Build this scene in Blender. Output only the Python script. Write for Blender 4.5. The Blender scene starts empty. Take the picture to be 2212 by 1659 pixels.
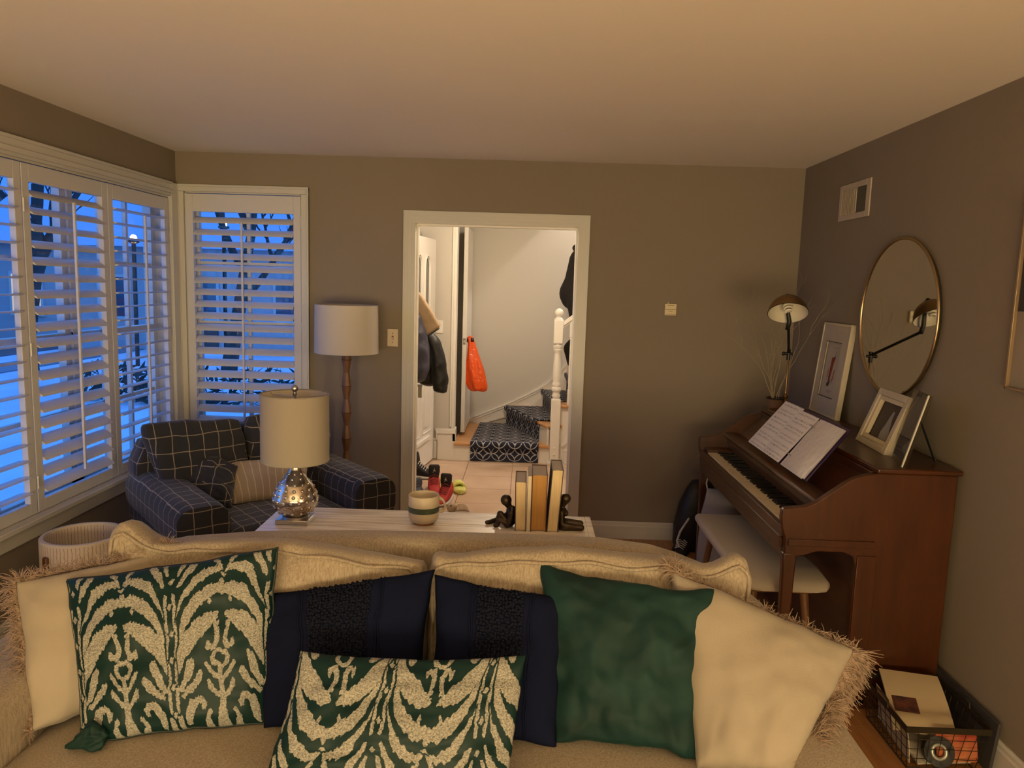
import bpy, bmesh, math, random
import numpy as np
from mathutils import Vector, Matrix, noise
PI = math.pi
random.seed(7); rng = np.random.default_rng(7)
sc = bpy.context.scene
COL = sc.collection
# ------------------------------------------------------------------ camera
CAMZ, FPX, PITCH, YAW, ROLL = 1.655, 1622.2, .1298, -.0158, .0302
def cam_axes():
    cy, sy, cp, sp = math.cos(YAW), math.sin(YAW), math.cos(PITCH), math.sin(PITCH)
    f = Vector((sy*cp, cy*cp, -sp)); r = Vector((cy, -sy, 0)); u = r.cross(f)
    c, s = math.cos(ROLL), math.sin(ROLL)
    return c*r+s*u, -s*r+c*u, f
_r, _u, _f = cam_axes()
cd = bpy.data.cameras.new('camera'); cam = bpy.data.objects.new('camera', cd); COL.objects.link(cam)
cd.sensor_width = 36; cd.lens = FPX/2212*36; cd.clip_start = .05; cd.clip_end = 300
m = Matrix.Identity(4)
for i in range(3):
    m[i][0], m[i][1], m[i][2] = _r[i], _u[i], -_f[i]
m.translation = (0, 0, CAMZ); cam.matrix_world = m
sc.camera = cam
# ------------------------------------------------------------------ view, world, lights
vs = sc.view_settings
vs.view_transform = 'Standard'; vs.look = 'None'; vs.gamma = 1; vs.use_curve_mapping = False
vs.exposure = 0.0
sc.cycles.max_bounces = 8; sc.cycles.diffuse_bounces = 4; sc.cycles.glossy_bounces = 4
sc.cycles.transparent_max_bounces = 16; sc.cycles.use_denoising = True
sc.cycles.sample_clamp_indirect = 6; sc.cycles.caustics_reflective = False; sc.cycles.caustics_refractive = False
w = bpy.data.worlds.new('dusk'); sc.world = w; w.use_nodes = True
nt = w.node_tree; bg = nt.nodes['Background']
tc = nt.nodes.new('ShaderNodeTexCoord'); sx = nt.nodes.new('ShaderNodeSeparateXYZ'); cr = nt.nodes.new('ShaderNodeValToRGB')
nt.links.new(tc.outputs['Generated'], sx.inputs[0]); nt.links.new(sx.outputs[2], cr.inputs[0]); nt.links.new(cr.outputs[0], bg.inputs[0])
cr.color_ramp.elements[0].position = 0.0; cr.color_ramp.elements[0].color = (.085, .36, 1.0, 1)
cr.color_ramp.elements[1].position = .5; cr.color_ramp.elements[1].color = (.045, .19, .68, 1)
bg.inputs[1].default_value = 2.9
WARM = (1.0, .745, .375); WARM2 = (1.0, .70, .42); HALLC = (1.0, .80, .57); COOLC = (1.0, .87, .74)
def area(name, loc, target, sx_, sy_, power, col, spread=PI):
    l = bpy.data.lights.new(name, 'AREA'); l.shape = 'RECTANGLE'; l.size = sx_; l.size_y = sy_; l.energy = power; l.color = col; l.spread = spread
    o = bpy.data.objects.new(name, l); COL.objects.link(o); o.location = loc
    o.rotation_euler = (Vector(target)-Vector(loc)).to_track_quat('-Z', 'Y').to_euler(); return o
def point(name, loc, power, col, r=.06):
    l = bpy.data.lights.new(name, 'POINT'); l.energy = power; l.color = col; l.shadow_soft_size = r
    o = bpy.data.objects.new(name, l); COL.objects.link(o); o.location = loc; return o
point('dining_room_light', (3.5, -1.6, 1.75), 175, WARM, .16)
area('ceiling_fill_light', (0, -2.4, .95), (0, .2, 2.9), 3.2, 1.2, 235, WARM)  # added uplight behind the camera, tilted up to brighten the ceiling
point('reading_corner_light', (-1.5, -2.9, 1.3), 20, WARM, .15)
point('hall_ceiling_light', (-.05, 5.7, 2.25), 52, HALLC, .10)
point('stairwell_light', (1.6, 7.45, 3.75), 150, COOLC, .12)
# ------------------------------------------------------------------ materials
MATS = {}
def srgb(r, g, b): return tuple(((c/255)/12.92 if c/255 <= .04045 else ((c/255+.055)/1.055)**2.4) for c in (r, g, b))
class NB:
    """small node helper"""
    def __init__(s, name):
        s.m = bpy.data.materials.new(name); s.m.use_nodes = True; s.t = s.m.node_tree; s.b = s.t.nodes['Principled BSDF']; s.out = s.t.nodes['Material Output']
    def n(s, t, **k):
        nd = s.t.nodes.new(t)
        for a, v in k.items(): setattr(nd, a, v)
        return nd
    def l(s, a, b): s.t.links.new(a, b)
    def val(s, sock, v):
        if hasattr(v, 'is_linked') or isinstance(v, bpy.types.NodeSocket): s.l(v, sock)
        else: sock.default_value = v
    def math(s, op, a, b=0.0, c=0.0):
        nd = s.n('ShaderNodeMath', operation=op); s.val(nd.inputs[0], a); s.val(nd.inputs[1], b)
        s.val(nd.inputs[2], c); return nd.outputs[0]
    def mix(s, fac, a, b):
        nd = s.n('ShaderNodeMix', data_type='RGBA'); s.val(nd.inputs[0], fac)
        for i, v in ((6, a), (7, b)):
            if isinstance(v, bpy.types.NodeSocket): s.l(v, nd.inputs[i])
            else: nd.inputs[i].default_value = (*v[:3], 1)
        return nd.outputs[2]
    def noise(s, scale, detail=2, vec=None, stretch=None, rough=.5):
        nd = s.n('ShaderNodeTexNoise'); nd.inputs['Scale'].default_value = scale; nd.inputs['Detail'].default_value = detail; nd.inputs['Roughness'].default_value = rough
        v = vec
        if v is None: v = s.n('ShaderNodeTexCoord').outputs['Object']
        if stretch:
            mp = s.n('ShaderNodeMapping'); mp.inputs['Scale'].default_value = stretch; s.l(v, mp.inputs[0]); v = mp.outputs[0]
        s.l(v, nd.inputs['Vector']); return nd.outputs[0]
    def bump(s, h, strength=.3, dist=.002):
        b = s.n('ShaderNodeBump'); b.inputs['Strength'].default_value = strength; b.inputs['Distance'].default_value = dist; s.l(h, b.inputs['Height']); s.l(b.outputs[0], s.b.inputs['Normal'])
def mat(name, col, rough=.5, metal=0, var=0, vscale=8, stretch=None, bump=0, bscale=200, bst=None, sheen=0, emis=0, col2=None, detail=2, spec=None, coat=0, bdist=.002):
    if name in MATS: return MATS[name]
    k = NB(name); b = k.b
    b.inputs['Roughness'].default_value = rough; b.inputs['Metallic'].default_value = metal
    if var or col2:
        f = k.noise(vscale, detail, stretch=stretch)
        f = k.math('MULTIPLY_ADD', f, 2.2, -.6); f = k.n('ShaderNodeClamp').inputs[0] and f
        c2 = col2 or tuple(c*(1-var) for c in col)
        cl = k.n('ShaderNodeClamp'); k.l(f, cl.inputs[0])
        k.l(k.mix(cl.outputs[0], c2, col), b.inputs['Base Color'])
    else: b.inputs['Base Color'].default_value = (*col, 1)
    if bump: k.bump(k.noise(bscale, 2, stretch=bst), bump, bdist)
    if sheen: b.inputs['Sheen Weight'].default_value = sheen; b.inputs['Sheen Roughness'].default_value = .4
    if spec is not None: b.inputs['Specular IOR Level'].default_value = spec
    if coat: b.inputs['Coat Weight'].default_value = coat; b.inputs['Coat Roughness'].default_value = .25
    if emis: b.inputs['Emission Color'].default_value = (*col, 1); b.inputs['Emission Strength'].default_value = emis
    MATS[name] = k.m; return k.m
wallp = mat('wall_paint', (.222, .183, .142), .75, var=.04, vscale=3, bump=.05, bscale=300)
ceilp = mat('ceiling_paint', (.84, .79, .73), .9, var=.02, vscale=1.5)
trimw = mat('trim_white', (.53, .52, .49), .38)
shutw = mat('shutter_white', (.55, .545, .56), .4)
hallw = mat('hall_wall_paint', (.56, .53, .48), .75)
hallt = mat('hall_trim_white', (.80, .77, .72), .35)
dark = mat('dark_void', (.01, .01, .011), .8)
blackm = mat('black_metal', (.02, .018, .016), .4, .6)
steel = mat('brushed_steel', (.45, .43, .41), .3, 1)
brass = mat('aged_brass', (.32, .20, .09), .35, 1)
gold = mat('gold_frame_metal', (.42, .30, .16), .32, 1)
oak = mat('oak_floor', (.42, .20, .075), .35, col2=(.30, .13, .045), vscale=6, stretch=(9, .7, 1), detail=4, bump=.05, bscale=40, bst=(10, .5, 1))
oakst = mat('oak_tread', (.60, .33, .15), .35, col2=(.48, .24, .10), vscale=6, stretch=(1, 9, 9), detail=4)
walnut = mat('piano_wood', (.066, .0165, .0022), .36, col2=(.038, .009, .0012), vscale=5, stretch=(5, 5, .7), detail=4, coat=.25)
walnutd = mat('piano_wood_dark', (.085, .030, .013), .3, col2=(.05, .018, .008), vscale=5, stretch=(5, .6, 5), detail=4, coat=.3)
lampwood = mat('lamp_wood', (.20, .095, .04), .45, col2=(.12, .05, .02), vscale=10, stretch=(6, 6, .6), detail=3)
bronze = mat('dark_bronze', (.075, .052, .033), .42, .75, var=.5, vscale=60)
linen = mat('linen_shade', (.27, .235, .195), .8, bump=.15, bscale=700, bst=(1, 1, .3))
linenin = mat('linen_shade_inside', (.55, .50, .44), .8)
whshade = mat('white_shade', (.52, .48, .44), .8)
def sofa_mat():
    k = NB('sofa_chenille')
    f = k.noise(70, 3, stretch=(3, 3, .35)); g = k.noise(420, 2, stretch=(1, 1, .4))
    s = k.math('MULTIPLY_ADD', f, 2.4, -.7); cl = k.n('ShaderNodeClamp'); k.l(s, cl.inputs[0])
    c = k.mix(cl.outputs[0], (.235, .185, .135), (.41, .345, .265)); c = k.mix(k.math('MULTIPLY', g, .35), c, (.12, .08, .05))
    k.l(c, k.b.inputs['Base Color']); k.b.inputs['Roughness'].default_value = .9; k.b.inputs['Sheen Weight'].default_value = .15
    k.bump(k.noise(300, 3, stretch=(1, 1, .5)), .5, .002); return k.m
sofam = sofa_mat()
creamp = mat('cream_cushion_cloth', (.31, .265, .21), .85, var=.05, vscale=5, bump=.35, bscale=420, sheen=.1)
fringem = mat('fringe_thread', (.37, .265, .20), .65, col2=(.20, .135, .09), vscale=60, sheen=.2)
navy = mat('navy_cotton', (.0055, .0075, .022), .95, bump=.3, bscale=500, spec=.05)
boucle = mat('navy_loop_pile', (.006, .0075, .018), .9, spec=.1)
def velvet():
    k = NB('green_velvet'); f = k.noise(7, 3)
    s = k.math('MULTIPLY_ADD', f, 3, -1.0); cl = k.n('ShaderNodeClamp'); k.l(s, cl.inputs[0])
    k.l(k.mix(cl.outputs[0], (.003, .016, .0145), (.0055, .030, .027)), k.b.inputs['Base Color'])
    k.b.inputs['Roughness'].default_value = .7; k.b.inputs['Specular IOR Level'].default_value = .25; k.b.inputs['Sheen Weight'].default_value = .05; k.b.inputs['Sheen Tint'].default_value = (.1, .6, .5, 1); k.b.inputs['Sheen Roughness'].default_value = .3
    k.bump(k.noise(9, 4), .35, .02); return k.m
velvetm = velvet()
def ikat_mat():
    k = NB('ikat_weave'); a = k.n('ShaderNodeAttribute', attribute_name='pat').outputs['Fac']
    n1 = k.noise(230, 3, stretch=(1, 1, 1.6)); n2 = k.noise(900, 1)
    s = k.math('MULTIPLY_ADD', n1, 3.0, -1.0); cl = k.n('ShaderNodeClamp'); k.l(s, cl.inputs[0])
    lt = k.mix(cl.outputs[0], (.13, .13, .118), (.40, .39, .35))
    ed = k.math('MULTIPLY_ADD', a, 7.0, -3.0); ec = k.n('ShaderNodeClamp'); k.l(ed, ec.inputs[0])
    k.l(k.mix(ec.outputs[0], (.003, .019, .019), lt), k.b.inputs['Base Color'])
    k.l(k.math('MULTIPLY_ADD', ec.outputs[0], .25, .5), k.b.inputs['Roughness'])
    k.b.inputs['Specular IOR Level'].default_value = .2
    k.bump(k.math('MULTIPLY', n1, ec.outputs[0]), .7, .004); return k.m
ikatm = ikat_mat()
def plaid_mat(name, base, line, pitch, rot=0):
    k = NB(name); t = k.n('ShaderNodeTexCoord'); p = k.n('ShaderNodeSeparateXYZ'); q = k.n('ShaderNodeSeparateXYZ')
    k.l(t.outputs['Object'], p.inputs[0]); k.l(t.outputs['Normal'], q.inputs[0]); acc = None
    wob = k.noise(9, 2); wob = k.math('MULTIPLY_ADD', wob, .02, -.01)
    for i in range(3):
        v = k.math('ADD', p.outputs[i], wob); v = k.math('MULTIPLY', v, 1/pitch); v = k.math('FRACT', k.math('ADD', v, 50.3))
        a = k.math('LESS_THAN', v, .052); nn = k.math('ABSOLUTE', q.outputs[i]); g = k.math('LESS_THAN', nn, .72); a = k.math('MULTIPLY', a, g)
        acc = a if acc is None else k.math('MAXIMUM', acc, a)
    acc = k.math('MULTIPLY', acc, .75)
    k.l(k.mix(acc, base, line), k.b.inputs['Base Color']); k.b.inputs['Roughness'].default_value = .9; k.b.inputs['Sheen Weight'].default_value = .12
    k.bump(k.noise(400, 2), .3, .002); return k.m
plaid = plaid_mat('navy_windowpane_plaid', (.020, .022, .034), (.36, .31, .25), .078)
def striped():
    k = NB('cream_striped_linen'); u = k.n('ShaderNodeUVMap'); s = k.n('ShaderNodeSeparateXYZ'); k.l(u.outputs[0], s.inputs[0])
    f = k.math('FRACT', k.math('MULTIPLY', s.outputs[0], 11)); a = k.math('LESS_THAN', k.math('ABSOLUTE', k.math('SUBTRACT', f, .5)), .07)
    k.l(k.mix(a, (.40, .33, .26), (.60, .50, .38)), k.b.inputs['Base Color']); k.b.inputs['Roughness'].default_value = .9; k.bump(k.noise(300, 2), .4, .003); return k.m
stripem = striped()
def glass_mat(name, tint=(1, 1, 1), ior=1.5, strength=1.0):
    k = NB(name); tr = k.n('ShaderNodeBsdfTransparent'); gl = k.n('ShaderNodeBsdfGlossy'); gl.inputs['Roughness'].default_value = .02; tr.inputs[0].default_value = (*tint, 1)
    fr = k.n('ShaderNodeFresnel'); fr.inputs[0].default_value = ior; mx = k.n('ShaderNodeMixShader'); gm = k.n('ShaderNodeNewGeometry'); k.l(k.math('MULTIPLY', k.math('MULTIPLY', fr.outputs[0], strength), k.math('SUBTRACT', 1.0, gm.outputs['Backfacing'])), mx.inputs[0]); k.l(tr.outputs[0], mx.inputs[1]); k.l(gl.outputs[0], mx.inputs[2]); k.l(mx.outputs[0], k.out.inputs[0]); return k.m
glass = glass_mat('window_glass'); acrylic = glass_mat('clear_acrylic', (.86, .86, .84), 1.5, 1.6)
mirrorm = mat('mirror_silver', (.82, .82, .80), .03, 1)
papern = mat('page_edges', (.52, .34, .16), .8, col2=(.42, .26, .11), vscale=30, stretch=(25, 1, .4), detail=3)
paperl = mat('page_edges_light', (.60, .47, .29), .8, col2=(.50, .38, .22), vscale=30, stretch=(25, 1, .4), detail=3)
paperd = mat('page_edges_amber', (.40, .21, .055), .75, col2=(.30, .145, .035), vscale=25, stretch=(25, 1, .3), detail=4)
papertop = mat('page_top_grey', (.40, .34, .28), .85)
def white_wash():
    k = NB('whitewashed_wood'); f = k.noise(5, 5, stretch=(1, 12, 1)); s = k.math('MULTIPLY_ADD', f, 4.0, -1.7); cl = k.n('ShaderNodeClamp'); k.l(s, cl.inputs[0])
    k.l(k.mix(cl.outputs[0], (.86, .80, .73), (.55, .48, .41)), k.b.inputs['Base Color']); k.b.inputs['Roughness'].default_value = .33; return k.m
washm = white_wash()
def mercury():
    k = NB('mercury_glass'); f = k.noise(22, 4); s = k.math('MULTIPLY_ADD', f, 3, -1.0); cl = k.n('ShaderNodeClamp'); k.l(s, cl.inputs[0])
    k.l(k.mix(cl.outputs[0], (.36, .27, .19), (.86, .83, .79)), k.b.inputs['Base Color']); k.b.inputs['Metallic'].default_value = .95; k.l(k.math('MULTIPLY_ADD', f, .25, .05), k.b.inputs['Roughness']); return k.m
mercm = mercury()
def tile_mat():
    k = NB('hall_tile'); f = k.noise(4, 5); s = k.math('MULTIPLY_ADD', f, 2.4, -.7); cl = k.n('ShaderNodeClamp'); k.l(s, cl.inputs[0])
    k.l(k.mix(cl.outputs[0], (.52, .36, .25), (.62, .46, .34)), k.b.inputs['Base Color']); k.b.inputs['Roughness'].default_value = .4; return k.m
tilem = tile_mat()
def runner_mat():
    k = NB('runner_carpet'); u = k.n('ShaderNodeUVMap'); s = k.n('ShaderNodeSeparateXYZ'); k.l(u.outputs[0], s.inputs[0]); a = .149; R = []
    for off in (.5, 0):
        d = []
        for i in (0, 1):
            v = k.math('MULTIPLY_ADD', s.outputs[i], 1/a, 20+off); v = k.math('SUBTRACT', k.math('FRACT', v), .5); d.append(k.math('MULTIPLY', v, v))
        R.append(k.math('SQRT', k.math('ADD', d[0], d[1])))
    c = k.math('LESS_THAN', k.math('ABSOLUTE', k.math('SUBTRACT', R[0], .468)), .022)
    e = k.math('MULTIPLY', k.math('LESS_THAN', k.math('ABSOLUTE', k.math('SUBTRACT', R[1], .525)), .03), k.math('LESS_THAN', R[0], .47))
    k.l(k.mix(k.math('MAXIMUM', c, e), (.010, .013, .034), (.42, .42, .43)), k.b.inputs['Base Color']); k.b.inputs['Roughness'].default_value = .95; k.bump(k.noise(500, 2), .4, .003); return k.m
runm = runner_mat()
# ------------------------------------------------------------------ mesh builder
WM = {}
class MB:
    def __init__(s): s.v = []; s.f = []; s.mi = []; s.uv = None
    def add(s, vs_, fs, mi=0):
        o = len(s.v); s.v += [tuple(p) for p in vs_]; s.f += [tuple(i+o for i in f) for f in fs]; s.mi += [mi]*len(fs); return s
    def box(s, x0, x1, y0, y1, z0, z1, mi=0):
        return s.add([(x, y, z) for x in (x0, x1) for y in (y0, y1) for z in (z0, z1)], [(0, 1, 3, 2), (4, 6, 7, 5), (0, 4, 5, 1), (2, 3, 7, 6), (0, 2, 6, 4), (1, 5, 7, 3)], mi)
    def obox(s, c, ax, h, mi=0):
        c = Vector(c); ax = [Vector(a).normalized()*hh for a, hh in zip(ax, h)]
        return s.add([c+ax[0]*i+ax[1]*j+ax[2]*k for i in (-1, 1) for j in (-1, 1) for k in (-1, 1)], [(0, 1, 3, 2), (4, 6, 7, 5), (0, 4, 5, 1), (2, 3, 7, 6), (0, 2, 6, 4), (1, 5, 7, 3)], mi)
    def prism(s, poly, axis, a, b, mi=0):
        def P(p, t):
            q = list(p); q.insert(axis, t); return tuple(q)
        n = len(poly); vs_ = [P(p, a) for p in poly]+[P(p, b) for p in poly]
        return s.add(vs_, [tuple(range(n)), tuple(range(2*n-1, n-1, -1))]+[(i, i+n, (i+1) % n+n, (i+1) % n) for i in range(n)], mi)
    def lathe(s, prof, c, seg=32, mi=0, ax=None, caps=True):
        c = Vector(c); A = Vector(ax or (0, 0, 1)).normalized(); q = Vector((0, 0, 1)).rotation_difference(A); n = len(prof); vs_ = []
        for r, z in prof:
            for i in range(seg):
                t = 2*PI*i/seg; vs_.append(c+q @ Vector((r*math.cos(t), r*math.sin(t), z)))
        fs = [(j*seg+i, j*seg+(i+1) % seg, (j+1)*seg+(i+1) % seg, (j+1)*seg+i) for j in range(n-1) for i in range(seg)]
        if caps: fs += [tuple(range(seg-1, -1, -1)), tuple((n-1)*seg+i for i in range(seg))]
        return s.add(vs_, fs, mi)
    def tube(s, pts, r, seg=8, mi=0, caps=True):
        pts = [Vector(p) for p in pts]; n = len(pts); rs = r if isinstance(r, (list, tuple)) else [r]*n; vs_ = []; up = None
        for i, p in enumerate(pts):
            d = (pts[min(i+1, n-1)]-pts[max(i-1, 0)]).normalized()
            if up is None: up = Vector((0, 0, 1)) if abs(d.z) < .9 else Vector((1, 0, 0))
            a = d.cross(up).normalized(); b = a.cross(d); up = b
            for k in range(seg):
                t = 2*PI*k/seg; vs_.append(p+(a*math.cos(t)+b*math.sin(t))*rs[i])
        fs = [(j*seg+i, j*seg+(i+1) % seg, (j+1)*seg+(i+1) % seg, (j+1)*seg+i) for j in range(n-1) for i in range(seg)]
        if caps: fs += [tuple(range(seg-1, -1, -1)), tuple((n-1)*seg+i for i in range(seg))]
        return s.add(vs_, fs, mi)
    def ring(s, c, ax, R, r, seg=48, sub=8, mi=0, sc_=(1, 1)):
        c = Vector(c); q = Vector((0, 0, 1)).rotation_difference(Vector(ax)); vs_ = []
        for i in range(seg):
            t = 2*PI*i/seg
            for k in range(sub):
                p = 2*PI*k/sub; rr = R+r*math.cos(p); vs_.append(c+q @ Vector((rr*math.cos(t)*sc_[0], rr*math.sin(t)*sc_[1], r*math.sin(p))))
        return s.add(vs_, [(i*sub+k, ((i+1) % seg)*sub+k, ((i+1) % seg)*sub+(k+1) % sub, i*sub+(k+1) % sub) for i in range(seg) for k in range(sub)], mi)
    def sphere(s, c, r, seg=12, rings=8, mi=0):
        c = Vector(c); rv = r if isinstance(r, (tuple, list)) else (r, r, r); vs_ = [c+Vector((0, 0, -rv[2]))]
        for j in range(1, rings):
            a = -PI/2+PI*j/rings
            for i in range(seg):
                t = 2*PI*i/seg; vs_.append(c+Vector((rv[0]*math.cos(a)*math.cos(t), rv[1]*math.cos(a)*math.sin(t), rv[2]*math.sin(a))))
        vs_.append(c+Vector((0, 0, rv[2]))); L = len(vs_)-1
        fs = [(0, 1+(i+1) % seg, 1+i) for i in range(seg)]+[(L, L-seg+i, L-seg+(i+1) % seg) for i in range(seg)]
        fs += [(1+j*seg+i, 1+j*seg+(i+1) % seg, 1+(j+1)*seg+(i+1) % seg, 1+(j+1)*seg+i) for j in range(rings-2) for i in range(seg)]
        return s.add(vs_, fs, mi)
    def loft(s, rings, mi=0):
        n = len(rings[0]); vs_ = [p for r in rings for p in r]
        fs = [(j*n+i, j*n+(i+1) % n, (j+1)*n+(i+1) % n, (j+1)*n+i) for j in range(len(rings)-1) for i in range(n)]
        fs += [tuple(range(n-1, -1, -1)), tuple((len(rings)-1)*n+i for i in range(n))]
        return s.add(vs_, fs, mi)
    def build(s, name, mats, parent=None, local=False, smooth=0, bevel=0, bseg=2, sub=0, kind=None, label=None):
        me = bpy.data.meshes.new(name); me.from_pydata(s.v, [], s.f); 
        mats = mats if isinstance(mats, (list, tuple)) else [mats]
        for m_ in mats: me.materials.append(m_)
        if len(mats) > 1: me.polygons.foreach_set('material_index', s.mi)
        if s.uv is not None:
            l = me.uv_layers.new(name='UVMap'); li = np.zeros(len(me.loops), dtype=np.int32); me.loops.foreach_get('vertex_index', li); l.data.foreach_set('uv', np.asarray(s.uv, dtype=np.float32)[li].ravel())
        bm = bmesh.new(); bm.from_mesh(me); bmesh.ops.recalc_face_normals(bm, faces=bm.faces); bm.to_mesh(me); bm.free()
        if smooth:
            me.polygons.foreach_set('use_smooth', [True]*len(me.polygons))
            if smooth < 180: me.set_sharp_from_angle(angle=math.radians(smooth))
        o = bpy.data.objects.new(name, me); COL.objects.link(o); WM[o.name] = Matrix.Identity(4)
        if bevel:
            b = o.modifiers.new('bevel', 'BEVEL'); b.width = bevel; b.segments = bseg; b.limit_method = 'ANGLE'; b.angle_limit = math.radians(35)
            if not smooth:
                me.polygons.foreach_set('use_smooth', [True]*len(me.polygons)); me.set_sharp_from_angle(angle=math.radians(60)); b.harden_normals = False
        if sub: d = o.modifiers.new('sub', 'SUBSURF'); d.levels = sub; d.render_levels = sub
        if parent is not None: setpar(o, parent, local)
        if kind: o['kind'] = kind
        if label: o['label'] = label
        return o
def setpar(o, parent, local=False):
    o.parent = parent
    if not local and parent.type == 'EMPTY': o.matrix_parent_inverse = WM[parent.name].inverted()
def thing(name, label, cat, loc=(0, 0, 0), rotz=0, group=None, kind=None):
    o = bpy.data.objects.new(name, None); COL.objects.link(o); o.location = loc; o.rotation_euler = (0, 0, rotz); o.empty_display_size = .05
    WM[o.name] = Matrix.Translation(loc) @ Matrix.Rotation(rotz, 4, 'Z')
    if kind: o['kind'] = kind
    if label: o['label'] = label
    if cat: o['category'] = cat
    if group: o['group'] = group
    return o
def tag(o, label, cat, group=None):
    o['label'] = label; o['category'] = cat
    if group: o['group'] = group
    return o
def B(*a, **k):
    mb = MB(); mb.box(*a[:6]); return mb
def copytree(o, parent=None):
    c = o.copy(); COL.objects.link(c); WM[c.name] = WM[o.name]
    if parent is not None: c.parent = parent
    for ch in list(o.children): copytree(ch, c)
    return c
def link_dup(o, parent, dx=0, dy=0, dz=0):
    c = o.copy(); COL.objects.link(c); c.parent = parent; WM[c.name] = Matrix.Identity(4); c.location = Vector(o.location)+Vector((dx, dy, dz)); return c
def skin_obj(name, verts, edges, radii, material, parent=None, sub=2, root=0, vox=.011, local=False):
    """one continuous body: tapered limbs fused by a voxel remesh"""
    mb = MB(); V = [Vector(v) for v in verts]
    for v, r in zip(V, radii): mb.sphere(v, r, 14, 10)
    for a, b_ in edges:
        n = 5; mb.tube([V[a].lerp(V[b_], k/n) for k in range(n+1)], [radii[a]+(radii[b_]-radii[a])*k/n for k in range(n+1)], 14)
    o = mb.build(name, material, parent, local, smooth=180)
    d = o.modifiers.new('fuse', 'REMESH'); d.mode = 'VOXEL'; d.voxel_size = vox; d.use_smooth_shade = True
    d = o.modifiers.new('soft', 'SMOOTH'); d.factor = .6; d.iterations = 6
    return o
# ------------------------------------------------------------------ room shell
XL, XR, YB, H = -2.264, 1.726, 4.881, 2.44
W1 = (2.0, 4.785, .50, 2.150)     # left window y0,y1,z0,z1
W2 = (-2.211, -1.457, .50, 2.193)  # back window x0,x1,z0,z1
DX0, DX1, DZ = -.724, .318, 2.037
def S(o, **k):
    o['kind'] = 'structure'; return o
b = MB()
b.box(XL-.16, XL, -3.6, W1[0], 0, H); b.box(XL-.16, XL, W1[1], YB+.14, 0, H); b.box(XL-.16, XL, W1[0], W1[1], 0, W1[2]); b.box(XL-.16, XL, W1[0], W1[1], W1[3], H)
S(b.build('wall_left', wallp))
b = MB()
b.box(XL, W2[0], YB, YB+.14, 0, H); b.box(W2[1], DX0-.02, YB, YB+.14, 0, H); b.box(W2[0], W2[1], YB, YB+.14, 0, W2[2]); b.box(W2[0], W2[1], YB, YB+.14, W2[3], H)
b.box(DX1+.02, XR+.14, YB, YB+.14, 0, H); b.box(DX0-.02, DX1+.02, YB, YB+.14, DZ+.02, H)
S(b.build('wall_back', wallp))
b = MB(); b.box(XR, XR+.14, 1.15, YB, 0, H); b.box(XR, XR+.14, -3.6, -2.6, 0, H); b.box(XR, XR+.14, -2.6, 1.15, 2.1, H); S(b.build('wall_right', wallp))
S(B(XL-.16, XR+3.2, -3.74, -3.6, 0, H).build('wall_front', wallp))
b = MB(); b.box(XR+3.06, XR+3.2, -3.6, 3.0, 0, H); b.box(XR+.14, XR+3.06, 2.86, 3.0, 0, H); S(b.build('wall_dining', wallp))
S(B(XL-.16, XR+3.2, -3.74, YB+.14, H, H+.1).build('ceiling', ceilp))
fl = S(B(XL-.16, XR+3.2, -3.74, YB+.14, -.12, -.016).build('floor', mat('subfloor', (.10, .05, .02), .8)))
# strip-oak planks: single pieces where the photo shows the floor, the rest joined
pw = .0572; pk = None
pm = B(0, pw-.0012, 0, 1.0, -.016, 0); pko = {}
x = .30; i = 0
while x < XR-.005:
    wdt = min(pw, XR-x)
    y = 1.45-((i*.37) % .9)
    while y < YB:
        L = [.72, .95, 1.15, .84][(i*3+int(y*7)) % 4]; y1 = min(y+L, YB)
        y0 = max(y, 1.45)
        if y1-y0 > .05:
            key = (round(y1-y0, 2),)
            o = B(0, wdt-.0012, 0, y1-y0-.001, -.016, -random.random()*.0004).build('plank', oak, fl)
            o.location = (x, y0, 0)
        y = y1
    x += pw; i += 1
b = MB(); x = XL
while x < XR+3.0:
    for y0, y1 in ((-3.6, -1.9), (-1.9, -.4), (-.4, 1.449)):
        b.box(x, x+pw-.0012, y0, y1-.001, -.016, 0)
    if x < .30-pw*.5:
        for y0, y1 in ((1.45, 2.9), (2.9, 4.1), (4.1, YB)): b.box(x, min(x+pw-.0012, .2995), y0, y1-.001, -.016, 0)
    x += pw
b.build('plank', oak, fl, kind='stuff')
# baseboards
def basebd(mb, a, b_, inward, h=.115, t=.015):
    a = Vector(a); b_ = Vector(b_); n = Vector(inward); d = (b_-a)
    prof = [(0, 0), (t, 0), (t, h-.03), (t*.75, h-.022), (t*.7, h-.01), (t*.35, h), (0, h)]
    vs_ = [a+n*p[0]+Vector((0, 0, p[1])) for p in prof]+[b_+n*p[0]+Vector((0, 0, p[1])) for p in prof]; k = len(prof)
    mb.add(vs_, [tuple(range(k)), tuple(range(2*k-1, k-1, -1))]+[(i, i+k, (i+1) % k+k, (i+1) % k) for i in range(k)])
b = MB(); basebd(b, (XL, YB, 0), (DX0-.08, YB, 0), (0, -1, 0)); basebd(b, (DX1+.075, YB, 0), (XR, YB, 0), (0, -1, 0)); S(b.build('baseboard_back', trimw))
b = MB(); basebd(b, (XR, YB-.015, 0), (XR, 1.15, 0), (-1, 0, 0)); S(b.build('baseboard_right', trimw))
b = MB(); basebd(b, (XL, -3.6, 0), (XL, YB-.015, 0), (1, 0, 0)); S(b.build('baseboard_left', trimw))
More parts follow.
